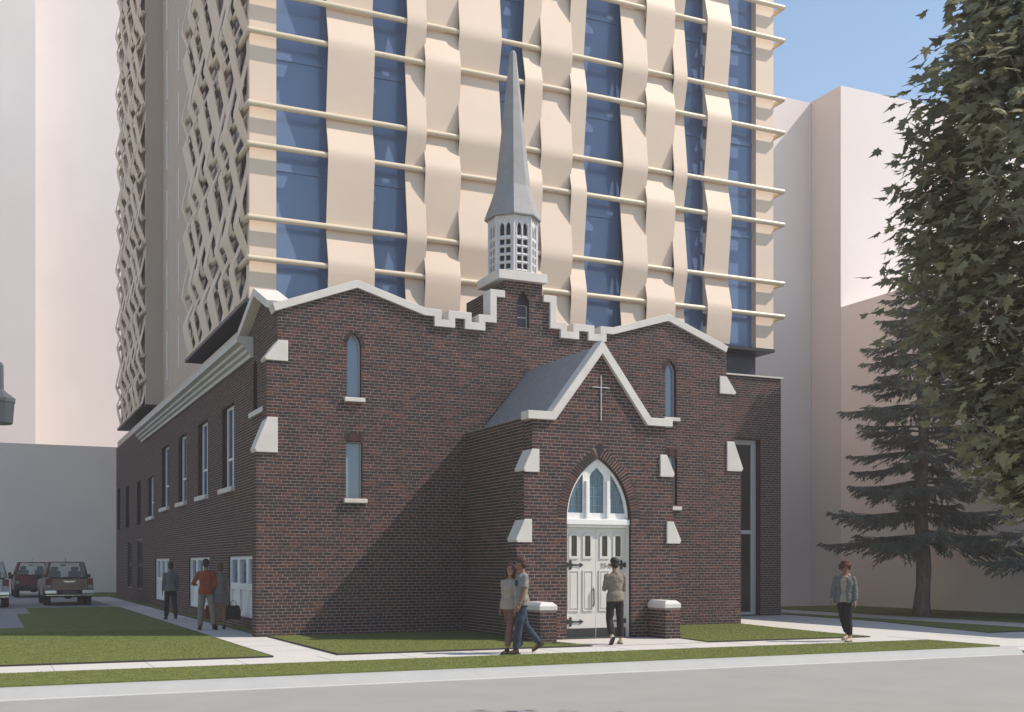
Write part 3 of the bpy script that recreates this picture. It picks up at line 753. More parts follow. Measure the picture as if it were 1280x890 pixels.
while y < 51.9:                                     # vertical siding of the recess, each board its own piece
    mb = MB(); mb.box(7.085, 7.128, y, y+0.46, 7.2, ZT-0.05); o = mb.build('siding_panel', M['siding'], tower); y += 0.50
for y, n in ((41.6, 1), (47.2, 1), (50.4, 1)):
    for z in [9.5+2.98*k for k in range(7)]:
        mb = MB(); mb.box(7.04, 7.084, y, y+0.12, z, z+2.1); o = mb.build('window', M['white'], tower)
mb = MB(); mb.box(TXL-0.1, 23.25, TY+0.12, lo_y, ZB-0.11, ZB-0.01); mb.build('soffit', M['iron'], tower)
mb = MB(); mb.box(TXL-0.1, 23.25, 52.0, 62.0, ZB-0.11, ZB-0.01); mb.build('soffit', M['iron'], tower)
mb = MB(); mb.box(7.0, 22.95, TY+0.75, 61.5, 7.13, ZB-0.115); mb.build('recessed_storey', M['glass_recess'], tower)
for y in [31.2+1.6*k for k in range(6)]+[52.6+1.6*k for k in range(6)]:
    mb = MB(); mb.box(6.9, 7.02, y, y+0.12, 7.13, ZB-0.116); mb.build('post', M['iron'], tower)
mb = MB(); mb.box(6.2, 6.5, 29.7, 62.0, 7.4, 7.95); mb.build('parapet', M['siding'], tower)

# ================================================================== plain neighbouring blocks
def block(name, label, parts, loc):
    t = thing(name, label, 'building', loc)
    for i, (poly, z0, z1, m, pn) in enumerate(parts):
        mb = MB(); n = len(poly); vs = [(x, y, z0) for x, y in poly]+[(x, y, z1) for x, y in poly]
        mb.add(vs, [tuple(reversed(range(n))), tuple(range(n, 2*n))]+[(k, (k+1) % n, (k+1) % n+n, k+n) for k in range(n)])
        mb.build(pn, M[m], t)
    return t
def sq(x0, x1, y0, y1): return [(x0,y0),(x1,y0),(x1,y1),(x0,y1)]
block('low_block', 'long low plain grey block behind the parked pickup trucks', [(sq(-45, 24, 71, 76), -0.1, 8.55, 'rendered', 'wall')], (0, 71, 0))
block('tall_block', 'tall blank pale block filling the far left edge behind the low block', [(sq(-50, 3.05, 82, 110), -0.1, 55, 'rendered2', 'wall')], (-10, 82, 0))
block('tall_block', 'tall blank pale block directly left of the woven tower, behind the low block', [(sq(3.06, 30, 86, 106), -0.1, 55, 'rendered2', 'wall')], (10, 84, 0))
block('corner_block', 'plain pale block with a lower wing, rising behind the spruce tree', [
    ([(31.4,36.5),(60,36.5),(60,60),(31.4,60)] , -0.1, 21.0, 'rendered2', 'wall'),
    ([(14,38.3),(31.39,38.3),(31.39,60),(14,60)], -0.1, 20.95, 'rendered2', 'wall'),
    ([(31.4,14),(60,14),(60,36.49),(31.4,36.49)], -0.1, 12.05, 'rendered', 'wing')], (33, 36.5, 0))

# ================================================================== the ground
def sheet(name, polys, z, m, thick=0.0, **kw):
    mb = MB()
    for poly in polys:
        n = len(poly)
        if thick: mb.add([(x, y, z-thick) for x, y in poly]+[(x, y, z) for x, y in poly], [tuple(range(n, 2*n))]+[(k, (k+1) % n, (k+1) % n+n, k+n) for k in range(n)])
        else: mb.add([(x, y, z) for x, y in poly], [tuple(range(n))])
    o = mb.build(name, m, None); o['kind'] = 'structure'
    for k, v in kw.items(): o[k] = v
    return o
sheet('ground', [sq(-1500, 1500, -1500, 1500)], -0.30, M['asphalt'])
sheet('road', [sq(-1500, 1500, 8.8, 17.2)], -0.13, M['asphalt'])
sheet('pavement', [sq(-1500, 1500, 16.95, 1500)], 0.0, M['concrete'])
sheet('near_pavement', [sq(-1500, 1500, -30, 8.8)], 0.0, M['concrete'], 0.2)
sheet('parking_lot', [[(-30,32.3),(0.95,32.3),(0.95,41.2),(1.4,41.2),(1.4,46.9),(4.65,46.9),(4.65,70.9),(-30,70.9)]], 0.006, M['lot'])
sheet('entrance_paving', [[(11.35,20.5),(14.05,20.5),(14.2,22.59),(11.1,22.59)]], 0.006, M['pad'])
# rounded kerb
kp = [(17.0,0.006),(16.92,0.006),(16.86,0.0),(16.80,-0.014),(16.74,-0.038),(16.69,-0.068),(16.65,-0.098),(16.62,-0.128),(17.0,-0.128)]
mb = MB(); mb.prism(kp, -120, 19.0, lambda u, v, w: (w, u, v)); o = mb.build('kerb', M['kerb']); o['kind'] = 'structure'; smooth_by_angle(o.data, 40)
kp2 = [(16.619,-0.118),(16.54,-0.120),(16.535,-0.14),(16.619,-0.14)]
mb = MB(); mb.prism(kp2, -120, 19.0, lambda u, v, w: (w, u, v)); o = mb.build('gutter', M['concrete']); o['kind'] = 'structure'
mb = MB(); mb.add([(19.0,17.0,0.003),(60,17.0,0.003),(60,16.3,-0.126),(19.0,16.3,-0.126)], [(0,3,2,1)]); o = mb.build('driveway_ramp', M['concrete']); o['kind'] = 'structure'
LAWNS = [
 sq(-120, 18.7, 17.02, 18.98),
 [(-40,20.52),(4.70,20.52),(4.70,46.89),(1.41,46.89),(1.41,41.19),(0.96,41.19),(0.96,32.29),(-40,32.29)],
 [(5.92,20.52),(11.25,20.52),(11.05,21.80),(10.68,21.82),(10.68,22.56),(10.48,22.56),(10.48,23.1),(10.85,23.1),(10.85,26.32),(5.92,26.32)],
 [(14.1,20.52),(18.45,20.45),(18.55,22.3),(18.8,24.5),(19.12,26.32),(14.36,26.32),(14.36,23.1),(14.72,23.1),(14.72,22.56),(14.25,22.56),(14.25,21.82)],
 [(5.86,27.0),(6.13,27.0),(6.13,62),(5.86,62)],
 [(4.70,62.0),(9,62.0),(9,70.9),(4.70,70.9)],
 [(22.2,20.52),(24.7,20.52),(24.7,33.4),(24.3,33.4),(23.7,26)],
 [(26.8,20.52),(31.35,20.52),(31.35,36.2),(25.2,36.2),(25.2,34.6),(26.8,34.6)],
]
for i, p in enumerate(LAWNS):
    sheet('lawn', [p], 0.028, M['lawn'], 0.03)
    c = p+[p[0]]
mb = MB()       # thin dark edging strips along the lawns beside the paths
for a, b in (((5.915,20.5),(5.915,26.33)), ((4.705,20.5),(4.705,46.7)), ((5.85,27.0),(5.85,62)), ((5.9,20.51),(11.2,20.51)), ((-40,20.51),(4.7,20.51)), ((22.19,20.51),(24.7,20.51)), ((18.71,17.0),(18.71,19.0)),((14.1,20.51),(18.4,20.44))):
    d = (Vector(b)-Vector(a)).normalized(); q = Vector((d.y, -d.x))*0.009; a = Vector(a); b = Vector(b)
    pts = [a+q, b+q, b-q, a-q]; mb.add([(*p, 0.0) for p in pts]+[(*p, 0.032) for p in pts], [(4,5,6,7),(0,1,5,4),(1,2,6,5),(2,3,7,6),(3,0,4,7),(7,6,5,4)])
o = mb.build('lawn_edging', M['edge']); o['kind'] = 'structure'
# joints in the pavement slabs: shallow dark gaps
mb = MB()
for x in [-20+1.5*k for k in range(0, 34)]: mb.box(x-0.004, x+0.004, 19.0, 20.5, 0.0, 0.0035)
for y in [22+1.5*k for k in range(0, 16)]: mb.box(4.72, 5.84, y-0.004, y+0.004, 0.0, 0.0035)
o = mb.build('paving_joint', mat('joint_dirt', (0.33, 0.31, 0.285), 0.9)); o['kind'] = 'structure'
# grass blades on the lawns near the camera
def inside(p, x, y):
    c = False; n = len(p)
    for i in range(n):
        (x0, y0), (x1, y1) = p[i], p[(i+1) % n]
        if (y0 > y) != (y1 > y) and x < (x1-x0)*(y-y0)/(y1-y0)+x0: c = not c
    return c
npr = np.random.RandomState(3)
def blades(n, regions, name, label):
    P = []
    areas = [(a[1]-a[0])*(a[3]-a[2]) for a, _ in regions]; tot = sum(areas)
    for (bx, poly), ar in zip(regions, areas):
        k = int(n*ar/tot); xs = npr.uniform(bx[0], bx[1], k); ys = npr.uniform(bx[2], bx[3], k)
        P += [(x, y) for x, y in zip(xs, ys) if inside(poly, x, y)]
    P = np.array(P); k = len(P); th = npr.uniform(0, 2*np.pi, k); h = npr.uniform(0.010, 0.022, k); wv = npr.uniform(0.004, 0.008, k); ln = npr.uniform(-.02, .02, (k, 2))
    V = np.zeros((k, 3, 3)); dx = np.cos(th)*wv; dy = np.sin(th)*wv
    V[:,0] = np.c_[P[:,0]-dx, P[:,1]-dy, np.full(k, .022)]; V[:,1] = np.c_[P[:,0]+dx, P[:,1]+dy, np.full(k, .022)]; V[:,2] = np.c_[P+ln, .022+h]
    me = bpy.data.meshes.new(name); me.vertices.add(k*3); me.vertices.foreach_set('co', V.ravel())
    me.loops.add(k*3); me.loops.foreach_set('vertex_index', np.arange(k*3)); me.polygons.add(k)
    me.polygons.foreach_set('loop_start', np.arange(0, k*3, 3)); me.polygons.foreach_set('loop_total', np.full(k, 3)); me.materials.append(M['blade']); me.update()
    o = bpy.data.objects.new(name, me); COL.objects.link(o); o['kind'] = 'stuff'; o['label'] = label; o['category'] = 'grass'
blades(230000, [((0,18.7,17.02,18.98),LAWNS[0]),((0,4.7,20.52,30),LAWNS[1]),((5.92,11.2,20.52,26.3),LAWNS[2]),((14.1,19.1,20.52,26.3),LAWNS[3])], 'grass', 'short mown green grass covering the lawn strips by the church')
#---NEXT---
# ================================================================== air
hz = MB(); hz.box(-130, 130, -40, 150, -1.3, 62); hazeo = hz.build('haze', bpy.data.materials.new('haze_air')); hazeo['kind'] = 'stuff'
hm = hazeo.data.materials[0]; hm.use_nodes = True; hn = hm.node_tree; hn.nodes.clear()
ho = hn.nodes.new('ShaderNodeOutputMaterial'); hv = hn.nodes.new('ShaderNodeVolumePrincipled'); hv.inputs['Color'].default_value = (1.0, 0.885, 0.85, 1); hv.inputs['Density'].default_value = 0.0014
hn.links.new(hv.outputs[0], ho.inputs['Volume'])
# ================================================================== pickup trucks
def copy_thing(src, loc, rz=0.0, swap=None):
    def cp(o, par):
        c = o.copy(); COL.objects.link(c)
        if par is not None: c.parent = par
        if swap and c.type == 'MESH' and any(m and m.name in swap for m in c.data.materials):
            c.data = c.data.copy()
            for i, m in enumerate(c.data.materials):
                if m.name in swap: c.data.materials[i] = swap[m.name]
        for ch in [x for x in o.children]: cp(ch, c)
        return c
    r = cp(src, None); r.location = loc; r.rotation_euler.z = rz; return r
def paint(name, col, metal=0.3):
    m = mat(name, col, 0.32, 0.04, 2, metal=metal, spec=0.5); return m
def make_truck(label, loc, pm, rz=0.0, bumper='chrome'):
    """origin on the ground under the rear bumper; the truck points along +Y"""
    t = thing('pickup_truck', label, 'pickup truck', loc, 'pickup trucks parked on the lot', world=False, rz=rz)
    H = 0.91
    # lower body: side profile with wheel arches, lofted so that the flanks curve in
    prof = [(0.10,0.62),(0.10,1.02),(0.06,1.10),(1.66,1.13),(1.70,1.10),(3.55,1.08),(3.75,1.05),(4.95,0.98),(5.12,0.80),(5.14,0.50),(4.85,0.36)]
    def archp(c, r=0.43):
        return [(c+r*math.cos(R(a)), 0.36+r*math.sin(R(a))) for a in range(8, 181, 16)]
    prof += archp(4.20)+[(3.75,0.36),(1.62,0.36)]+archp(1.12)+[(0.66,0.42),(0.20,0.50)]
    mb = MB(); n = len(prof); secs = []
    for x, k in ((-H, 0), (-H+0.0, 1), (H, 1), (H, 0)): pass
    vs = []
    for x in (-1, -0.93, 0.93, 1):
        for y, z in prof:
            bulge = 0.0 if abs(x) < 1 else -0.035*((z-0.75)/0.4)**2
            xx = (H+bulge)*(1 if x > 0 else -1) if abs(x) == 1 else 0.80*(1 if x > 0 else -1)
            vs.append((xx, y, z))
    fs = []
    for s_ in (0, 2):
        for i in range(n): j = (i+1) % n; fs.append((s_*n+i, s_*n+j, (s_+1)*n+j, (s_+1)*n+i))
    for i in range(n): j = (i+1) % n; fs.append((n+i, n+j, 2*n+j, 2*n+i))
    fs += [tuple(range(n)), tuple(reversed(range(3*n, 4*n)))]
    mb.add(vs, fs); body = mb.build('body', pm, t)
    smooth_by_angle(body.data, 35)
    # load bed interior, tailgate, handle
    mb = MB(); mb.box(-0.76, 0.76, 0.17, 1.62, 1.125, 1.14); mb.build('bed_cover', M['black_plastic'], t)
    mb = MB(); mb.box(-0.66, 0.66, 0.055, 0.098, 0.62, 1.09); g = mb.build('tailgate', pm, t); bevel_mesh(g.data, 0.012, 2)
    mb = MB(); mb.box(-0.70, 0.70, 0.02, 0.16, 1.10, 1.145); o = mb.build('spoiler_lip', M['black_plastic'], g); bevel_mesh(o.data, 0.012, 2)
    mb = MB(); mb.prism([(-.20,.965),(-.24,1.0),(-.235,1.012),(-.15,.995),(.15,.995),(.235,1.012),(.24,1.0),(.20,.965),(.13,.935),(-.13,.935)], 0.035, 0.054); mb.build('handle', M['chrome'], g)
    for s_ in (-1, 1):
        P = lambda x0, x1: tuple(sorted((s_*x0, s_*x1)))
        a, b = P(0.68, 0.895); mb = MB(); mb.box(a, b, 0.06, 0.20, 0.84, 1.08); o = mb.build('tail_light', M['red_lens'], t); bevel_mesh(o.data, 0.02, 2)
        mb = MB(); a2, b2 = P(0.70, 0.86); mb.box(a2, b2, 0.056, 0.12, 0.70, 0.83); o = mb.build('lens', M['clear_lens'], o); bevel_mesh(o.data, 0.01, 2)
        a, b = P(0.47, 0.93); mb = MB(); mb.box(a, b, -0.06, 0.14, 0.47, 0.62); mb2 = MB()
        o = mb.build('bumper', M[bumper], t); bevel_mesh(o.data, 0.035, 3)
        # mirror
        mb = MB(); a, b = P(0.93, 1.10); mb.box(a, b, 3.20, 3.30, 1.07, 1.24); o = mb.build('mirror', M['black_plastic'], t); bevel_mesh(o.data, 0.03, 2)
        mb = MB(); a, b = P(0.80, 0.94); mb.box(a, b, 3.22, 3.27, 1.08, 1.12); mb.build('mirror_arm', M['black_plastic'], o)
        a, b = P(0.6, 0.88); mb = MB(); mb.box(a, b, 4.98, 5.13, 0.72, 0.88); o = mb.build('headlight', M['clear_lens'], t); bevel_mesh(o.data, 0.02, 2)
    mb = MB(); mb.box(-0.46, 0.46, -0.05, 0.13, 0.44, 0.625); o = mb.build('bumper', M['black_plastic'], t); bevel_mesh(o.data, 0.02, 2)
    mb = MB(); mb.box(-0.26, 0.26, -0.062, -0.051, 0.47, 0.60); mb.build('plate_holder', M['plate'], o)
    mb = MB(); mb.box(-0.88, 0.88, -0.02, 0.10, 0.41, 0.438); mb.build('bumper_lip', M[bumper], o)
    mb = MB(); mb.ell((0.0, 0.75, 0.38), (0.20, 0.35, 0.13), 10, 6); mb.tube([(-0.75,1.12,0.38),(0.75,1.12,0.38)], 0.06, 8); mb.build('rear_axle', M['black_plastic'], t, smooth=True)
    mb = MB(); mb.box(-0.78, 0.78, 0.2, 4.6, 0.42, 0.60); mb.build('chassis', M['black_plastic'], t)
    for x in (-0.78, 0.78):
        for y in (1.12, 4.20):
            mb = MB(); rr = [(0.25,-.115),(0.34,-.125),(0.375,-.10),(0.375,.10),(0.34,.125),(0.25,.115)]; N = 24; vs = []; fs = []
            for k in range(N):
                for r_, w_ in rr: vs.append((x+w_, y+r_*math.cos(2*math.pi*k/N), 0.375+r_*math.sin(2*math.pi*k/N)))
            q = len(rr)
            for k in range(N):
                for i in range(q): fs.append((k*q+i, k*q+(i+1) % q, ((k+1) % N)*q+(i+1) % q, ((k+1) % N)*q+i))
            mb.add(vs, fs); wh = mb.build('wheel', M['rubber'], t, smooth=False); smooth_by_angle(wh.data, 40)
            mb = MB(); mb.tube([(x-.07, y, .375), (x+.07, y, .375)], 0.25, 20); 
            for k in range(6):
                a = k*math.pi/3; mb.box(x-.085, x+.085, y+.12*math.cos(a)-.02, y+.12*math.cos(a)+.02, .375+.12*math.sin(a)-.07, .375+.12*math.sin(a)+.07)
            o = mb.build('rim', M['rim'], wh)
    # cab: pillars, roof, glass, seats
    zb, zr = 1.09, 1.78
    def cx(z): return 0.86 - (z-zb)*0.27
    mb = MB()
    rear = lambda z: 1.72+(z-zb)*0.20; frontw = lambda z: 3.72-(z-zb)*1.15
    zz = 1.72
    top = [(-cx(zz)+.02, rear(zz)), (cx(zz)-.02, rear(zz)), (cx(zz)-.02, frontw(zz)), (-cx(zz)+.02, frontw(zz))]
    vs = [(x, y, zz) for x, y in top]+[(x*0.93, 2.4+(y-2.4)*0.86, zr) for x, y in top]
    mb.add(vs, [(3,2,1,0),(4,5,6,7),(0,1,5,4),(1,2,6,5),(2,3,7,6),(3,0,4,7)]); o = mb.build('roof', pm, t); bevel_mesh(o.data, 0.035, 3); smooth_by_angle(o.data, 50)
    for s_ in (-1, 1):
        for (ya, yb, w_) in ((rear(zb)+.04, rear(zz)+.04, .075), (2.62, 2.55, .045), (frontw(zb)-.03, frontw(zz)-.02, .045)):
            mb = MB(); mb.tube([(s_*(cx(zb)-.03), ya, zb-.05), (s_*(cx(zz)-.05), yb, zz+.02)], w_, 6); mb.build('pillar', pm, t, smooth=True)
        mb = MB(); a = s_*(cx(zb)-.01); b = s_*(cx(zz)-.03); mb.add([(a, rear(zb)+.05, zb), (a, frontw(zb)-.05, zb), (b, frontw(zz), zz), (b, rear(zz)+.05, zz)], [(0,1,2,3)]); mb.build('side_window', M['car_glass'], t)
    mb = MB(); mb.add([(-cx(zb)+.05, rear(zb)+.02, zb+.02), (cx(zb)-.05, rear(zb)+.02, zb+.02), (cx(zz)-.05, rear(zz)+.02, zz), (-cx(zz)+.05, rear(zz)+.02, zz)], [(0,1,2,3)]); mb.build('rear_window', M['car_glass'], t)
    mb = MB(); mb.add([(-cx(zb)+.05, frontw(zb), zb+.02), (cx(zb)-.05, frontw(zb), zb+.02), (cx(zz)-.05, frontw(zz), zz), (-cx(zz)+.05, frontw(zz), zz)], [(0,1,2,3)]); mb.build('windscreen', M['car_glass'], t)
    for x in (-0.40, 0.40):
        mb = MB(); mb.box(x-.25, x+.25, 2.55, 2.72, 0.9, 1.38); mb.box(x-.15, x+.15, 2.56, 2.68, 1.385, 1.56); o = mb.build('seat', M['seat'], t); bevel_mesh(o.data, 0.05, 3)
    mb = MB(); mb.box(-.10, .10, 3.15, 3.18, 1.58, 1.65); mb.build('rear_view_mirror', M['black_plastic'], t)
    mb = MB(); mb.box(-0.8, 0.8, 1.76, 3.6, 0.95, 1.10); mb.build('cab_floor', M['black_plastic'], t)
    mb = MB(); mb.tube([(0, 2.15, 1.77), (0.0, 2.02, 1.95)], [.012, .007], 5); mb.build('aerial', M['black_plastic'], t)
    mb = MB(); mb.box(-.12, .12, 1.70, 1.76, 1.735, 1.765); mb.build('brake_light', M['red_lens'], t)
    return t
p1 = paint('olive_brown_paint', (0.20, 0.135, 0.105)); p2 = paint('maroon_paint', (0.17, 0.035, 0.04)); p3 = paint('silver_grey_paint', (0.40, 0.40, 0.39))
tr = make_truck('olive brown pickup truck with chrome rear bumper, parked nearest the church', (3.1, 49.2, 0.006), p1, R(1))
c = copy_thing(tr, (2.25, 61.5, 0.006), R(1), {'olive_brown_paint': p2, 'chrome': M['black_plastic']}); c['label'] = 'dark red pickup truck parked farthest back, half hidden behind the brown one'
c = copy_thing(tr, (-0.05, 47.6, 0.006), R(0), {'olive_brown_paint': p3}); c['label'] = 'silver grey pickup truck cut off by the left edge of the picture'

# ================================================================== people
def SK(name, col, rough=0.6): return mat(name, col, rough, 0.06, 12, spec=0.3)
SKIN = {'light': SK('skin_light', (0.32, 0.17, 0.115)), 'mid': SK('skin_tan', (0.23, 0.115, 0.07)), 'dark': SK('skin_brown', (0.17, 0.095, 0.065))}
def CL(name, col, vary=0.10, sc=9, rough=0.9): return mat(name, col, rough, vary, sc, 0.25, 160, spec=0.15)
DG = None
def remesh(mb, name, m, parent, voxel, smooth=2, folds=0.0, fscale=9.0, seed=0, cut=None):
    me = mb.mesh('tmp', [m]); o = bpy.data.objects.new('tmp', me); COL.objects.link(o)
    md = o.modifiers.new('r', 'REMESH'); md.mode = 'VOXEL'; md.voxel_size = voxel; md.adaptivity = 0; md.use_smooth_shade = True
    if smooth: ms = o.modifiers.new('s', 'SMOOTH'); ms.factor = 0.5; ms.iterations = smooth
    bpy.context.view_layer.update()
    me2 = bpy.data.meshes.new_from_object(o.evaluated_get(bpy.context.evaluated_depsgraph_get()))
    bpy.data.objects.remove(o); me2.name = name
    if folds:
        n = len(me2.vertices); co = np.empty(n*3); me2.vertices.foreach_get('co', co); co = co.reshape(-1, 3)
        no = np.empty(n*3); me2.vertices.foreach_get('normal', no); no = no.reshape(-1, 3)
        d = np.array([noise.noise(Vector((p[0]*fscale+seed, p[1]*fscale, p[2]*fscale*1.7)))+0.5*noise.noise(Vector((p[0]*fscale*2.1, p[1]*fscale*2.1+seed, p[2]*fscale*3.1))) for p in co])
        co += no*(d*folds)[:, None]; me2.vertices.foreach_set('co', co.ravel())
    me2.polygons.foreach_set('use_smooth', [True]*len(me2.polygons)); me2.materials.clear(); me2.materials.append(m); me2.update()
    o = bpy.data.objects.new(name, me2); COL.objects.link(o); o.parent = parent; return o
def V(*a): return Vector(a)
def make_person(label, loc, heading, H=1.78, skin='mid', top=None, trousers=None, shoes=None, hair=None, pose=None, female=False, group=None,
                sleeve='long', hairstyle='short', legs='long', skirt=False, hem=0.02, detail=True, extra=None):
    """local frame: x to the person's right, y forward, z up; feet on z = 0"""
    p = dict(lt=(0,0,0), rt=(0,0,0), la=(8,6,12), ra=(8,6,12), lean=0, head=(0,0), twist=0, lf=0, rf=0, side=0); p.update(pose or {})
    t = thing('person', label, 'person', loc, group, world=False, rz=heading)
    s = H/1.80; sw = 0.155 if female else 0.178; hw = 0.085; hipw = 0.17 if female else 0.16
    UL, LL, UA, FA = 0.44, 0.42, 0.29, 0.25
    pel = V(0, 0, 0.95); J = {}
    for k, sg in (('l', -1), ('r', 1)):
        a, kn, sp = p[k+'t']; hip = pel+V(sg*hw, 0, -0.03)
        d1 = V(sg*math.sin(R(sp)), math.sin(R(a)), -math.cos(R(a))*math.cos(R(sp))).normalized()
        d2 = V(sg*math.sin(R(sp))*0.6, math.sin(R(a-kn)), -math.cos(R(a-kn))).normalized()
        knee = hip+d1*UL; ank = knee+d2*LL; J[k] = (hip, knee, ank)
    low = min(J['l'][2].z-(0.085 if p['lf'] >= 0 else 0.10), J['r'][2].z-(0.085 if p['rf'] >= 0 else 0.10))
    dz = -low; pel.z += dz
    for k in 'lr': J[k] = tuple(q+V(0, 0, dz) for q in J[k])
    ln = R(p['lean']); tw = R(p['twist']); sd = R(p['side'])
    up = V(math.sin(sd), math.sin(ln), math.cos(ln)).normalized()
    rt_ = V(math.cos(tw), math.sin(tw), 0); fw = up.cross(rt_)*-1; fw = V(-math.sin(tw), math.cos(tw), 0)
    def T(x, y, z): return pel+rt_*x+fw*y+up*z
    sh = {}; 
    for k, sg in (('l', -1), ('r', 1)):
        f, out, e = p[k+'a'][:3]; inw = p[k+'a'][3] if len(p[k+'a']) > 3 else 0
        S = T(sg*sw, 0.0, 0.455)
        d1 = (rt_*sg*math.sin(R(out))+fw*math.sin(R(f))*math.cos(R(out))-up*math.cos(R(f))*math.cos(R(out))).normalized()
        d2 = (rt_*sg*math.sin(R(out*0.5-inw))+fw*math.sin(R(f+e))*math.cos(R(inw))-up*math.cos(R(f+e))*math.cos(R(inw))).normalized()
        E = S+d1*UA; W = E+d2*FA; sh[k] = (S, E, W, d2)
    neck0 = T(0, -0.005, 0.50); hy, hp = p['head']
    hup = (up+fw*math.sin(R(hp))*0.6).normalized(); hf = (fw*math.cos(R(hy))+rt_*math.sin(R(hy))).normalized(); hr = hf.cross(V(0,0,1)).normalized(); hf = (hf-V(0,0,1)*math.sin(R(hp))).normalized()
    hu = hr.cross(hf).normalized()
    headc = neck0+hup*0.185+hf*0.02
    def HP(x, y, z): return headc+hr*x+hf*y+hu*z
    rotH = Matrix((hr, hf, hu)).transposed()
    B = MB()
    def rings(mb, lst, n=16, g=0.0):
        vs = []; N = len(lst)
        for (x, y, z, rx, ry) in lst:
            c = T(x, y, z); vs += [c+rt_*math.cos(2*math.pi*k/n)*(rx+g)+fw*math.sin(2*math.pi*k/n)*(ry+g) for k in range(n)]
        fs = [(i*n+k, i*n+(k+1) % n, (i+1)*n+(k+1) % n, (i+1)*n+k) for i in range(N-1) for k in range(n)]
        fs += [tuple(reversed(range(n))), tuple(range((N-1)*n, N*n))]; mb.add(vs, fs)
    fm = female
    torso = [(0,0,-.10,.10,.085),(0,-.005,-.04,hipw,.115),(0,-.005,.04,hipw-.005,.115),(0,0,.13,.135 if not fm else .118,.095),(0,.0,.22,.145 if not fm else .125,.10),(0,.01,.32,.168 if not fm else .148,.118 if not fm else .125),(0,.005,.40,.172 if not fm else .15,.110),(0,-.003,.445,.165 if not fm else .142,.092),(0,-.006,.485,.120 if not fm else .10,.074),(0,-.01,.525,.066 if not fm else .056,.056)]
    rings(B, torso)
    B.tube([neck0-up*0.03, neck0+hup*0.06, headc-hu*0.05], [.062, .055, .056] if not fm else [.052,.046,.048], 12)
    B.ell(HP(0, -.012, .035), (.076, .095, .090), 16, 12, rot=rotH); B.ell(HP(0, .022, -.035), (.062, .072, .082), 14, 10, rot=rotH)
    B.ell(HP(0, .072, -.088), (.026, .020, .020), 8, 6, rot=rotH)                                   # chin
    B.tube([HP(0, .090, .02), HP(0, .113, -.022)], [.009, .014], 8); B.ell(HP(0, .103, -.026), (.016, .013, .010), 8, 6, rot=rotH)   # nose
    B.ell(HP(0, .090, -.055), (.022, .009, .009), 8, 6, rot=rotH); B.ell(HP(0, .086, .034), (.045, .012, .010), 8, 6, rot=rotH)      # lips, brow
    for sg in (-1, 1): B.ell(HP(sg*.078, -.008, -.005), (.010, .020, .030), 8, 6, rot=rotH); B.ell(HP(sg*.042,.062,-.02),(.018,.018,.02),8,6,rot=rotH)
    for k, sg in (('l', -1), ('r', 1)):
        hip, kn, an = J[k]
        B.tube([hip+V(0,0,.03), hip.lerp(kn, .35), kn, kn.lerp(an, .3), kn.lerp(an, .75), an], [.088, .078, .054, .057, .042, .036], 12)
        fl = R(p[k+'f']); toe = V(sg*.05, math.cos(fl), -math.sin(fl)).normalized()
        B.tube([an-toe*.04-V(0,0,.045), an+toe*.06-V(0,0,.05), an+toe*.16-V(0,0,.06)], [.036,.036,.026], 10)
        S, E, W, dd = sh[k]
        B.ell(S-up*.015, (.048,.048,.048), 12, 8); B.tube([S-up*.015, S.lerp(E, .4), E, E.lerp(W, .3), W], [.046, .046, .038, .040, .027] if not fm else [.045,.038,.032,.033,.023], 12)
        # hand: palm, four fingers of different lengths curled a little, thumb from the side
        side = (fw-dd*fw.dot(dd)).normalized(); pn = dd.cross(side).normalized()
        hs = 0.96; pa = W; pb = W+dd*.085*hs
        for q in (-.027, -.009, .009, .027): B.tube([W+side*q*.7, pb+side*q], [.017, .0145], 8)
        inn = pn if pn.dot(rt_*-sg) > 0 else -pn
        cl = p.get(k+'curl', 0.35)
        for q, L_ in ((.030, .070), (.010, .080), (-.010, .075), (-.029, .060)):
            a0 = pb+side*q; a1 = a0+(dd+inn*cl*.5).normalized()*L_*.45; a2 = a1+(dd*(1-cl*.6)+inn*cl*1.3).normalized()*L_*.32; a3 = a2+(dd*(1-cl)+inn*cl*2.2).normalized()*L_*.25
            B.tube([a0-dd*.01, a1, a2, a3], [.0105, .0098, .009, .0075], 7)
        th0 = W+dd*.025+side*.022; th1 = th0+(dd*.7+side*.7+inn*.3).normalized()*.038; th2 = th1+(dd+inn*.4).normalized()*.03
        B.tube([th0, th1, th2], [.0145, .012, .009], 7)
    body = remesh(B, 'body', SKIN[skin], t, 0.0085, 1)
    for sg in (-1, 1):
        mb = MB(); mb.ell(HP(sg*.031, .079, .010), (.012, .008, .006), 8, 6, rot=rotH); mb.build('eye', M['dark'], t, smooth=True)
        mb = MB(); mb.tube([HP(sg*.016, .094, .030), HP(sg*.034, .092, .034), HP(sg*.050, .080, .028)], .0045, 5); mb.build('eyebrow', hair, t, smooth=True)
    mb = MB(); mb.ell(HP(0, .097, -.056), (.021, .004, .0035), 8, 5, rot=rotH); mb.build('mouth', mat('lips', (0.20, 0.06, 0.05), 0.5), t, smooth=True)
    # top
    g = 0.016; C = MB()
    h0 = -.06-hem
    tor = [(0,-.004,h0,hipw+.020,.134),(0,-.004,.03,hipw+.014,.130),(0,-.002,.09,hipw-.002,.116)]+[(x,y,z,rx,ry) for x,y,z,rx,ry in torso[3:]]
    tor[-1] = (0,-.01,.512,.078,.064)
    rings(C, tor, g=g)
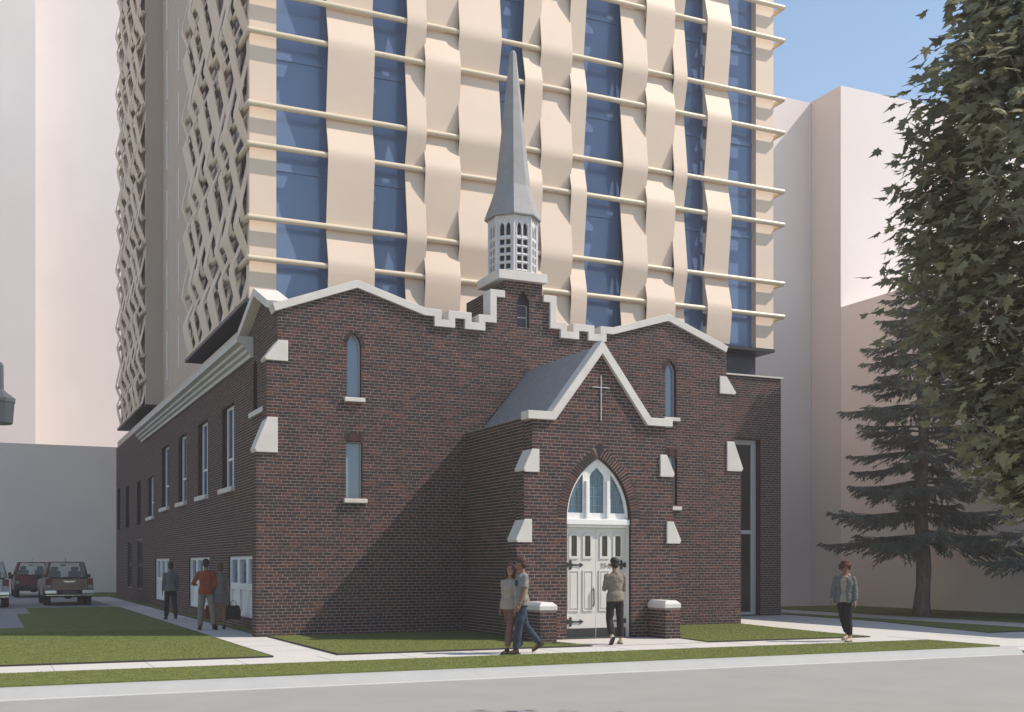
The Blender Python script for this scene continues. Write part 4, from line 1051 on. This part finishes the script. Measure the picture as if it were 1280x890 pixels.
    for k, sg in (('l', -1), ('r', 1)):
        S, E, W, dd = sh[k]; C.ell(S-up*.015, (.066,.066,.062), 12, 8)
        if sleeve == 'long': C.ell(E, (.055,.055,.055), 10, 8)
        if sleeve == 'long': C.tube([S-up*.01, S.lerp(E,.4), E, E.lerp(W,.4), W-dd*.012], [.062,.060,.053,.050,.040], 12)
        elif sleeve == 'short': C.tube([S-up*.01, S.lerp(E,.4), S.lerp(E,.72)], [.062,.062,.062], 12)
        elif sleeve == 'rolled': C.tube([S-up*.01, S.lerp(E,.5), E, E.lerp(W,.25)], [.062,.056,.050,.050], 12)
    if skirt:
        rings(C, [(0,0,-.26,hipw+.07,.16),(0,0,-.12,hipw+.045,.14),(0,0,.05,hipw+.01,.12)], g=.01)
    tp = remesh(C, 'dress' if skirt else 'top', top, t, 0.011, 2, 0.010, 9.0, rng.random()*50)
    # collar and hem bands
    mb = MB(); ring = [T(.072*math.cos(a), -.008+.060*math.sin(a)+(.03 if math.sin(a) > .5 else 0), .522-.035*max(0, math.sin(a))) for a in [2*math.pi*i/20 for i in range(21)]]
    mb.tube(ring, .008, 6, cap=False); mb.build('collar', top, tp, smooth=True)
    # trousers
    if trousers is not None:
        Cc = MB(); rings(Cc, [(0,0,-.12,.10,.10),(0,-.005,-.05,hipw,.118),(0,-.005,.02,hipw-.012,.106)], g=.008)
        for k, sg in (('l', -1), ('r', 1)):
            hip, kn, an = J[k]; r_ = (.102,.094,.078,.075,.064) if not fm else (.098,.088,.070,.070,.056)
            end = an+V(0,0,.0)+(kn-an).normalized()*(0.015 if legs == 'long' else 0.07)
            Cc.ell(kn, (.078,.078,.078) if not fm else (.071,)*3, 12, 8)
            Cc.tube([hip+V(0,0,.03), hip.lerp(kn,.35), kn, kn.lerp(an,.45), end], list(r_), 12)
        remesh(Cc, 'trousers', trousers, t, 0.011, 2, 0.009, 8.0, rng.random()*50)
    for k, sg in (('l', -1), ('r', 1)):
        hip, kn, an = J[k]; fl = R(p[k+'f']); toe = V(sg*.08, math.cos(fl), -math.sin(fl)).normalized(); dn = V(0, -math.sin(fl), -math.cos(fl))
        mb = MB(); mb.tube([an-toe*.055+dn*.035, an+dn*.040, an+toe*.08+dn*.050, an+toe*.155+dn*.058, an+toe*.195+dn*.064], [(.034,.040),(.046,.048),(.050,.038),(.047,.028),(.028,.020)], 12)
        mb.tube([an+V(0,0,.03), an+dn*.04], [.044,.048], 10)
        so = remesh(mb, 'shoe', shoes, t, 0.009, 1)
        mb = MB(); mb.tube([an-toe*.085+dn*.078, an-toe*.02+dn*.080, an+toe*.08+dn*.080, an+toe*.17+dn*.078, an+toe*.205+dn*.074], [(.030,.010),(.042,.011),(.046,.010),(.046,.010),(.026,.009)], 12, up=(0,0,1)); mb.build('sole', extra_sole.get(shoes.name, M['rubber']), so, smooth=True)
    # hair
    Hh = MB()
    Hh.ell(HP(0, -.024, .052), (.086, .100, .088), 16, 12, rot=rotH)
    Hh.ell(HP(0, -.060, -.005), (.078, .060, .085), 12, 10, rot=rotH)
    if hairstyle == 'short':
        Hh.ell(HP(0, .035, .098), (.068, .058, .036), 12, 8, rot=rotH)
    elif hairstyle == 'curly':
        for i in range(26):
            a = rng.uniform(0, 6.28); b = rng.uniform(-.1, 1.4); q = V(math.cos(a)*math.cos(b)*.085, math.sin(a)*math.cos(b)*.09-.02, .045+math.sin(b)*.085)
            if q.y < .06: Hh.ell(HP(*q), (.034,)*3, 8, 6)
    elif hairstyle == 'long':
        Hh.tube([HP(0,-.06,.05), HP(-.03,-.085,-.06), HP(-.03,-.08,-.17), HP(-.02,-.07,-.26)], [.085,.080,.070,.035], 12, flat=.6)
        Hh.tube([HP(-.075,-.01,.04), HP(-.085,.0,-.06), HP(-.08,.01,-.16)], [.030,.034,.020], 8); Hh.tube([HP(.075,-.01,.04), HP(.085,.0,-.06), HP(.08,.0,-.16)], [.030,.034,.020], 8)
    elif hairstyle == 'bun':
        Hh.ell(HP(0,-.09,.10), (.052,.05,.048), 10, 8); Hh.ell(HP(0,.03,.085), (.07,.06,.04), 12, 8, rot=rotH)
    elif hairstyle == 'afro':
        for i in range(60):
            a = rng.uniform(0, 6.28); b = rng.uniform(-.5, 1.5); q = V(math.cos(a)*math.cos(b)*.105, math.sin(a)*math.cos(b)*.10-.035, .03+math.sin(b)*.09)
            if q.y < .045: Hh.ell(HP(*q), (.042,)*3, 8, 6)
    # keep the face clear
    remesh(Hh, 'hair', hair, t, 0.011, 1, 0.006, 30.0, 3)
    t.scale = (s, s, s)
    return t, T, HP, sh, J
extra_sole = {}
hairD = mat('hair_black', (0.018, 0.014, 0.012), 0.7, 0.3, 40); hairB = mat('hair_brown', (0.055, 0.025, 0.016), 0.7, 0.3, 40); hairR = mat('hair_auburn', (0.12, 0.055, 0.02), 0.7, 0.3, 40); hairM = mat('hair_maroon_brown', (0.075, 0.025, 0.018), 0.7, 0.3, 40)
sh_blk = CL('black_shoe', (0.02, 0.019, 0.02), rough=0.5); sh_brn = CL('dark_brown_shoe', (0.045, 0.025, 0.018), rough=0.5); sh_tan = CL('tan_trainer', (0.42, 0.33, 0.25)); sh_crm = CL('cream_trainer', (0.48, 0.40, 0.31))
# heading: 0 faces +Y; angle of a world direction d is atan2(-dx, dy)
def face(dx, dy): return math.atan2(-dx, dy)
# 1 man on the side path, seen from behind
make_person('man in grey shirt and black trousers walking alone up the side path', (5.12, 35.9, 0.003), face(-0.05, 1), 1.74, 'mid', CL('grey_shirt', (0.14, 0.14, 0.155)), CL('black_trousers', (0.022, 0.02, 0.024)), sh_blk, hairD, dict(lt=(6,4,3), rt=(-10,8,3), la=(-4,8,14), ra=(8,8,16)))
# 2 man in the orange jumper
make_person('man in rust orange jumper and beige trousers beside the side windows', (5.14, 29.9, 0.003), face(0.12, 1), 1.82, 'light', CL('rust_jumper', (0.30, 0.062, 0.028)), CL('beige_chinos', (0.215, 0.185, 0.145)), sh_brn, hairD, dict(lt=(2,2,5), rt=(-14,4,8), la=(8,26,75,25), ra=(-5,14,40,30), head=(4,0)))
# 3 woman with the shopping bags
w3, T3, HP3, shw, Jw = make_person('woman in short grey dress with pinned-up auburn hair carrying shopping bags', (5.50, 29.9, 0.003), face(0.0, 1), 1.70, 'light', CL('grey_dress', (0.165, 0.145, 0.14)), None, sh_blk, hairR, dict(lt=(-4,2,3), rt=(6,4,3), la=(0,9,8), ra=(0,14,6), rcurl=0.9, lcurl=0.9), female=True, sleeve='short', hairstyle='bun', skirt=True)
# 4, 5 the couple
make_person('woman in cream blouse and dusty rose trousers, kissed by the man at her side', (8.97, 19.60, 0.003), face(-0.88, -0.45), 1.72, 'light', CL('cream_blouse', (0.32, 0.265, 0.225)), CL('rose_trousers', (0.17, 0.085, 0.072)), sh_blk, hairM, dict(lt=(16,4,1), rt=(-20,22,1), rf=28, la=(4,10,12), ra=(-10,6,26), head=(-42,-4), side=0), female=True, sleeve='long', hairstyle='long', legs='short', group='couple kissing on the pavement')
mt, Tm, HPm, shm, Jm = make_person('man in pale grey T-shirt with blue chest print and blue jeans kissing the woman', (9.12, 19.42, 0.003), face(-0.97, 0.10), 1.83, 'mid', CL('grey_t_shirt', (0.21, 0.205, 0.195)), CL('blue_jeans', (0.036, 0.052, 0.078), 0.3), sh_brn, hairB, dict(lt=(10,2,1), rt=(-15,26,2), rf=34, la=(5,10,18), ra=(-14,18,55,30), head=(28,10), lean=-2), sleeve='short', group='couple kissing on the pavement')
# 6 the man at the door
extra_sole['cream_trainer'] = M['rubber']
make_person('man in taupe sweatshirt and black trousers standing at the white church doors', (11.96, 20.85, 0.01), face(0.20, 1), 1.80, 'light', CL('taupe_sweatshirt', (0.215, 0.175, 0.14)), CL('black_joggers', (0.028, 0.022, 0.024)), sh_crm, hairD, dict(lt=(0,34,5), rt=(2,2,4), lf=50, la=(14,6,84,30), ra=(10,8,78,34), head=(6,12)), hairstyle='curly', legs='short')
# 7 the man with the hat and jacket
t7, T7, HP7, sh7, J7 = make_person('man in denim jacket, tan hoodie and rusty bucket hat strolling on the pavement', (16.93, 19.58, 0.003), face(-0.92, -0.28), 1.72, 'mid', CL('tan_hoodie', (0.30, 0.235, 0.19)), CL('black_slim_trousers', (0.018, 0.017, 0.02)), sh_tan, hairM, dict(lt=(-3,0,3), rt=(-18,8,3), rf=16, la=(-4,12,22), ra=(6,10,14), head=(-22,0), lean=-4, twist=24), hairstyle='afro', legs='short')
# denim jacket shell over the hoodie, open at the front
den = CL('denim', (0.115, 0.122, 0.122), 0.25, 20)
C = MB()
for k in (0, 1): pass
mbj = MB(); n = 22; lst = [(-.10,.205,.150),(.02,.195,.146),(.14,.178,.136),(.26,.186,.142),(.36,.204,.150),(.44,.195,.135),(.50,.12,.10)]
vs = []; gap = 0.34
for i, (z, rx, ry) in enumerate(lst):
    for layer in (0, 1):
        for j in range(n+1):
            a = math.pi/2+gap+(2*math.pi-2*gap)*j/n; rr = 1.0 if layer == 0 else 1.10
            vs.append(T7(rx*rr*math.cos(a), ry*rr*math.sin(a), z))
fs = []; W_ = (n+1)
for i in range(len(lst)-1):
    for j in range(n):
        a = i*2*W_+j; b = (i+1)*2*W_+j
        fs.append((a, a+1, b+1, b)); fs.append((a+W_, b+W_, b+W_+1, a+W_+1))
    for j in (0, n): a = i*2*W_+j; b = (i+1)*2*W_+j; fs.append((a, b, b+W_, a+W_))
for i in (0, len(lst)-1):
    for j in range(n): a = i*2*W_+j; fs.append((a, a+W_, a+W_+1, a+1))
mbj.add(vs, fs)
for k in 'lr':
    S, E, W, dd = sh7[k]; mbj.ell(S-V(0,0,.01), (.076,.076,.072), 12, 8); mbj.tube([S, S.lerp(E,.4), E, E.lerp(W,.5), W-dd*.03], [.072,.070,.064,.060,.052], 12)
jk = remesh(mbj, 'jacket', den, t7, 0.012, 1, 0.008, 12, 5)
mb = MB(); mb.tube([T7(.10,.02,.50), T7(.07,-.09,.53), T7(0,-.12,.54), T7(-.07,-.09,.53), T7(-.10,.02,.50)], [.030,.045,.05,.045,.030], 10); remesh(mb, 'hood', bpy.data.materials['tan_hoodie'], t7, 0.012, 2, 0.006, 14, 2)
hatm = CL('rust_hat', (0.085, 0.032, 0.024)); mb = MB()
up7 = (HP7(0,0,1)-HP7(0,0,0)); vs = []; N = 28
for rr, z in ((.155,.050),(.150,.060),(.108,.088),(.098,.135),(.078,.162),(.03,.170)):
    vs += [HP7(rr*math.cos(2*math.pi*k/N), rr*1.05*math.sin(2*math.pi*k/N)-.012, z+.010) for k in range(N)]
fs = [(i*N+k, i*N+(k+1) % N, (i+1)*N+(k+1) % N, (i+1)*N+k) for i in range(5) for k in range(N)]+[tuple(range(5*N, 6*N)), tuple(reversed(range(N)))]
mb.add(vs, fs); o = mb.build('hat', hatm, t7, smooth=True)
mb = MB(); vs = []; fs = []                 # round blue print on the chest of the T-shirt
for i in range(7):
    for j in range(13):
        rr = .052*i/6; a_ = 2*math.pi*j/12; xx = -.075+rr*math.cos(a_)*1.0; zz_ = .335+rr*1.25*math.sin(a_)
        vs.append(Tm(xx, .146*math.sqrt(max(0, 1-(xx/.205)**2)), zz_))
for i in range(6):
    for j in range(12): fs.append((i*13+j, i*13+j+1, (i+1)*13+j+1, (i+1)*13+j))
mb.add(vs, fs); mb.build('chest_print', CL('blue_print', (0.035, 0.05, 0.12)), mt, smooth=True)

# shopping bags hanging from her hands
def bag(name, label, loc, w_, d_, h_, m, rz, hz):
    b = thing(name, label, 'bag', loc, None, world=False, rz=rz)
    mb = MB(); vs = []
    for z, k in ((0, .92), (h_*.5, 1.0), (h_, .80)):
        vs += [(-w_/2*k, -d_/2*(1 if z < h_ else .35), z), (w_/2*k, -d_/2*(1 if z < h_ else .35), z), (w_/2*k, d_/2*(1 if z < h_ else .35), z), (-w_/2*k, d_/2*(1 if z < h_ else .35), z)]
    mb.add(vs, [(3,2,1,0)]+[(i*4+k, i*4+(k+1) % 4, (i+1)*4+(k+1) % 4, (i+1)*4+k) for i in (0, 1) for k in range(4)]+[(8,9,10,11)]); o = mb.build('bag_body', m, b); bevel_mesh(o.data, 0.008, 2)
    for y in (-.02, .02):
        mb = MB(); mb.tube([(-w_*.22, y, h_-.01), (-w_*.15, y*.5, h_+hz*.7), (0, 0, h_+hz), (w_*.15, y*.5, h_+hz*.7), (w_*.22, y, h_-.01)], .006, 6); mb.build('handle', M['black_plastic'], b, smooth=True)
    return b
sc3 = 1.70/1.8; Wr = shw['r'][2]+shw['r'][3]*.11; Wl = shw['l'][2]+shw['l'][3]*.11
def wpos(v, base=(5.50, 29.9, 0.003)): return (base[0]+v.x*sc3, base[1]+v.y*sc3, base[2]+v.z*sc3)
q = wpos(Wr); bag('shopping_bag', 'black shopping bag in the right hand of the woman in the grey dress', (q[0]+.09, q[1], q[2]-.50), .36, .14, .36, CL('black_bag', (.02, .02, .024), rough=.5), R(0), .14)
bag('shopping_bag', 'tan paper shopping bag in the right hand of the woman, beside the black one', (q[0]-.03, q[1]+.16, q[2]-.50), .26, .12, .36, CL('tan_bag', (.21, .15, .115)), R(8), .14)
q = wpos(Wl); bag('shopping_bag', 'rusty orange shopping bag showing between the orange jumper man and the woman', (q[0]-.02, q[1]+.1, q[2]-.47), .24, .12, .34, CL('orange_bag', (.22, .07, .025)), R(-5), .13)

# ================================================================== street lamp at the left edge
LP = (FWD*20+RGT*(-0.4475*20)); lb = LP-RGT*1.15
lamp = thing('street_lamp', 'dark grey lantern street lamp hanging in at the left edge', 'street lamp', (lb.x, lb.y, 0.0))
lm = mat('lamp_metal', (0.075, 0.08, 0.09), 0.55)
mb = MB(); mb.tube([(lb.x, lb.y, 0), (lb.x, lb.y, .35), (lb.x, lb.y, .4), (lb.x, lb.y, 5.15)], [.11,.10,.07,.05], 12); mb.build('pole', lm, lamp, smooth=True)
mb = MB(); mb.tube([(lb.x, lb.y, 5.10), (lb.x+RGT.x*.55, lb.y+RGT.y*.55, 5.2), (LP.x, LP.y, 5.16), (LP.x, LP.y, 4.9)], .045, 8); mb.build('arm', lm, lamp, smooth=True)
def lath(prof, n=8):
    m_ = MB(); vs = []
    for r_, z in prof: vs += [(LP.x+r_*math.cos(2*math.pi*(k+.5)/n), LP.y+r_*math.sin(2*math.pi*(k+.5)/n), z) for k in range(n)]
    m_.add(vs, [(i*n+k, i*n+(k+1) % n, (i+1)*n+(k+1) % n, (i+1)*n+k) for i in range(len(prof)-1) for k in range(n)]+[tuple(range((len(prof)-1)*n, len(prof)*n)), tuple(reversed(range(n)))]); return m_
o = lath([(.28,4.50),(.285,4.56),(.10,4.70),(.085,4.72),(.08,5.15),(.05,5.2)]).build('lantern_hood', lm, lamp)
o = lath([(.20,4.12),(.24,4.14),(.27,4.498)]).build('lantern_body', mat('lantern_glass_grey', (0.06, 0.066, 0.075), 0.3), lamp)

# ================================================================== trees
def mesh_np(name, V_, F_, m, mi=None, smooth=False):
    me = bpy.data.meshes.new(name); k = F_.shape[1]; me.vertices.add(len(V_)); me.vertices.foreach_set('co', V_.ravel())
    me.loops.add(F_.size); me.loops.foreach_set('vertex_index', F_.ravel()); me.polygons.add(len(F_))
    me.polygons.foreach_set('loop_start', np.arange(0, F_.size, k)); me.polygons.foreach_set('loop_total', np.full(len(F_), k))
    for q in (m if isinstance(m, (list, tuple)) else [m]): me.materials.append(q)
    if mi is not None: me.polygons.foreach_set('material_index', mi)
    me.update(); return me
def spruce(label, loc, Ht, Rb, seed, z0=2.6, rt=0.24):
    r = random.Random(seed); t = thing('spruce_tree', label, 'tree', loc, 'spruce trees')
    X, Y, Z = loc
    mb = MB(); pts = []; rad = []
    for i in range(26):
        f = i/25; z = f*Ht; pts.append((X+.04*math.sin(z*1.3), Y+.04*math.cos(z*1.7), Z-.05+z)); rad.append(rt*(1-f)**.75*(1.25 if i == 0 else 1)*(1+.06*math.sin(i*2.3))+.012)
    mb.tube(pts, rad, 14); mb.build('trunk', M['bark'], t, smooth=True)
    quads = []; limbs = MB(); z = z0; tier = 0
    while z < Ht*.985:
        f = (z-z0)/(Ht-z0); Rr = Rb*(1-f)**.78+.12; nb = 9 if f < .3 else 9 if f < .75 else 7
        for b in range(nb):
            a = b*2*math.pi/nb+tier*1.1+r.uniform(-.22, .22); L = Rr*r.uniform(.6, 1.1); zz = z+r.uniform(-.24, .24)
            d = Vector((math.cos(a), math.sin(a), 0)); sd = Vector((-d.y, d.x, 0)); droop = r.uniform(.10, .26)*(1-f*.6); rise = 0.05+.35*f
            P = lambda s_: Vector((X, Y, Z+zz))+d*(s_*L)+Vector((0, 0, L*(rise*s_-(droop+rise)*s_**1.7+.16*s_**4)))
            limbs.tube([P(0), P(.3), P(.6), P(.92)], [.045*(1-f)+.012, .032*(1-f)+.01, .02, .006], 5)
            ns = max(6, int(L/.115))
            for i in range(ns):
                s_ = .14+.86*i/(ns-1); c = P(s_); tw = L*.40*(1-s_**1.5)*min(1, s_/.25)+.12
                for sg in (-1, 1):
                    ang = r.uniform(.45, .85); td = (d*math.cos(ang)+sd*sg*math.sin(ang)+Vector((0, 0, r.uniform(-.55, .05)))).normalized(); tl = tw*r.uniform(.7, 1.15)
                    nn = max(2, int(tl/.08))
                    for j in range(nn):
                        q = c+td*tl*(j+.5)/nn+Vector((0, 0, -.10*(tl*(j/nn))**1.0)); quads.append((q, td, r))
                quads.append((c, d, r))
        z += (.84-.46*f)*r.uniform(.8, 1.15); tier += 1
    limbs.build('branch', M['bark'], t, kind='stuff')
    N = len(quads)*3; V_ = np.zeros((N, 4, 3)); k = 0
    for q, d, _ in quads:
        for m_ in range(3):
            dd = (d+Vector((r.uniform(-.7, .7), r.uniform(-.7, .7), r.uniform(-.75, .12)))).normalized(); l = r.uniform(.10, .22); s2 = dd.cross(Vector((r.uniform(-1,1), r.uniform(-1,1), r.uniform(-.3,1)))).normalized()*r.uniform(.012, .026)
            V_[k, 0] = q-dd*l*.2; V_[k, 1] = q+dd*l*.35+s2; V_[k, 2] = q+dd*l; V_[k, 3] = q+dd*l*.35-s2; k += 1
    me = mesh_np('crown', V_.reshape(-1, 3), np.arange(N*4).reshape(-1, 4), M['needle'])
    o = bpy.data.objects.new('crown', me); COL.objects.link(o); attach(o, t); o['kind'] = 'stuff'
    return t
spruce('tall spruce with a bare lower trunk on the right lawn, person strolling before it', (27.7, 28.3, 0.02), 12.6, 3.45, 5)
s2 = FWD*34.0+RGT*(.515*34.0)
spruce('second spruce whose branch tips reach in at the right edge', (s2.x, s2.y, 0.02), 7.0, 3.3, 11, 1.9, .2)

# maple close to the camera, its trunk outside the frame
LEAFP = [(0,0),(.10,-.06),(.42,-.10),(.30,.05),(.62,.20),(.40,.27),(.48,.52),(.22,.44),(.16,.60),(0,1.0),(-.16,.60),(-.22,.44),(-.48,.52),(-.40,.27),(-.62,.20),(-.30,.05),(-.42,-.10),(-.10,-.06)]
def leaf_mesh(mname):
    P = [(x*.5, y*.55, -.10*abs(x)+.06*(y-.5)**2) for x, y in LEAFP]; ctr = (0, .16, .0)
    vs = [ctr]+P; n = len(P); me = bpy.data.meshes.new('leaf'); me.from_pydata(vs, [], [(0, 1+i, 1+(i+1) % n) for i in range(n)]); me.materials.append(M[mname]); me.update(); return me
mc = FWD*12.0+RGT*(.4885*12.0); MX, MY = mc.x, mc.y
maple = thing('maple_tree', 'large leafy maple overhanging the right edge of the picture, nearest the camera', 'tree', (MX, MY, 0))
mb = MB(); mb.tube([(MX, MY, -.05), (MX, MY, .4), (MX+.03, MY, 2), (MX, MY+.03, 5), (MX, MY, 7), (MX, MY, 8.1)], [.24,.18,.16,.12,.07,.02], 12); mb.build('trunk', M['bark'], maple, smooth=True)
mr = random.Random(21)
def mrad(z):
    pts = [(2.3,.35),(2.6,.75),(3.0,1.15),(3.5,1.38),(4.1,1.62),(4.7,1.92),(5.3,2.05),(6.2,2.0),(6.7,1.8),(7.3,1.45),(7.8,1.0),(8.2,.4),(8.5,.1)]
    for a, b in zip(pts, pts[1:]):
        if a[0] <= z <= b[0]: return a[1]+(b[1]-a[1])*(z-a[0])/(b[0]-a[0])
    return .1
leaves = []; ends = []
for i in range(300):
    z = mr.uniform(2.5, 8.2); a = mr.uniform(0, 2*math.pi); rr = mrad(z)*mr.uniform(.80, 1.0)*(0.93+.10*math.sin(3*a+z*1.7))
    ends.append(Vector((MX+rr*math.cos(a), MY+rr*math.sin(a), z)))
for e in ends[:64]:
    z0 = max(1.9, e.z-1.3); mid = Vector((MX, MY, z0)).lerp(e, .5)+Vector((0, 0, .15))
    mb = MB(); mb.tube([(MX, MY, z0), mid, e], [.045, .028, .008], 5); mb.build('branch', M['bark'], maple, smooth=True)
for e in ends:
    out = (e-Vector((MX, MY, e.z-.3))).normalized()
    for j in range(46):
        f = mr.uniform(0, 1); p_ = Vector((MX, MY, e.z-.4)).lerp(e, .35+.65*f**.6)+Vector((mr.gauss(0,.17), mr.gauss(0,.17), mr.gauss(0,.2)))
        leaves.append((p_, out))
LV = []
for p_, out in leaves:
    tip = (out*mr.uniform(.3, 1)+Vector((mr.uniform(-.7,.7), mr.uniform(-.7,.7), mr.uniform(-1.0, .05)))).normalized()
    nr = (Vector((mr.uniform(-.6,.6), mr.uniform(-.6,.6), 1))+out*.5); xx = tip.cross(nr).normalized(); zz = xx.cross(tip)
    sc_ = mr.uniform(.20, .34); mtx = Matrix((( *xx*sc_, 0), (*tip*sc_, 0), (*zz*sc_, 0), (0,0,0,1))).transposed(); mtx.translation = p_
    c = Vector((p_.x, p_.y, p_.z-VH)); d = c.dot(FWD); px = 640+1433*c.dot(RGT)/d; py = 705-1433*c.z/d
    vis = (0 < px < 1280 and 0 < py < 890); LV.append(((sc_/d if vis else 0)*(1.3 if px < 1200 else 1)+(0.002 if vis and d < 11.4 else 0), mtx, mr.choice(['leaf_a','leaf_a','leaf_b','leaf_c'])))
LV.sort(key=lambda q: -q[0]); lm_ = {k: leaf_mesh(k) for k in ('leaf_a', 'leaf_b', 'leaf_c')}
for sz, mtx, k in LV[:300]:
    o = bpy.data.objects.new('leaf', lm_[k]); COL.objects.link(o); o.parent = maple; o.matrix_parent_inverse = Matrix.Translation(-Vector((MX, MY, 0))); o.matrix_basis = mtx
base = np.array([(v.co.x, v.co.y, v.co.z, 1) for v in lm_['leaf_a'].vertices]); tri = np.array([tuple(p.vertices) for p in lm_['leaf_a'].polygons])
rest = LV[300:]; Vv = np.concatenate([(np.array(m_) @ base.T).T[:, :3] for _, m_, _ in rest]); Ff = np.concatenate([tri+i*len(base) for i in range(len(rest))])
mi = np.repeat([('leaf_a','leaf_b','leaf_c').index(k) for _, _, k in rest], len(tri))
me = mesh_np('crown', Vv, Ff, [M['leaf_a'], M['leaf_b'], M['leaf_c']], mi); o = bpy.data.objects.new('crown', me); COL.objects.link(o); attach(o, maple); o['kind'] = 'stuff'
for o in list(bpy.data.objects):
    for k in ('_off', '_b'):
        if k in o: del o[k]
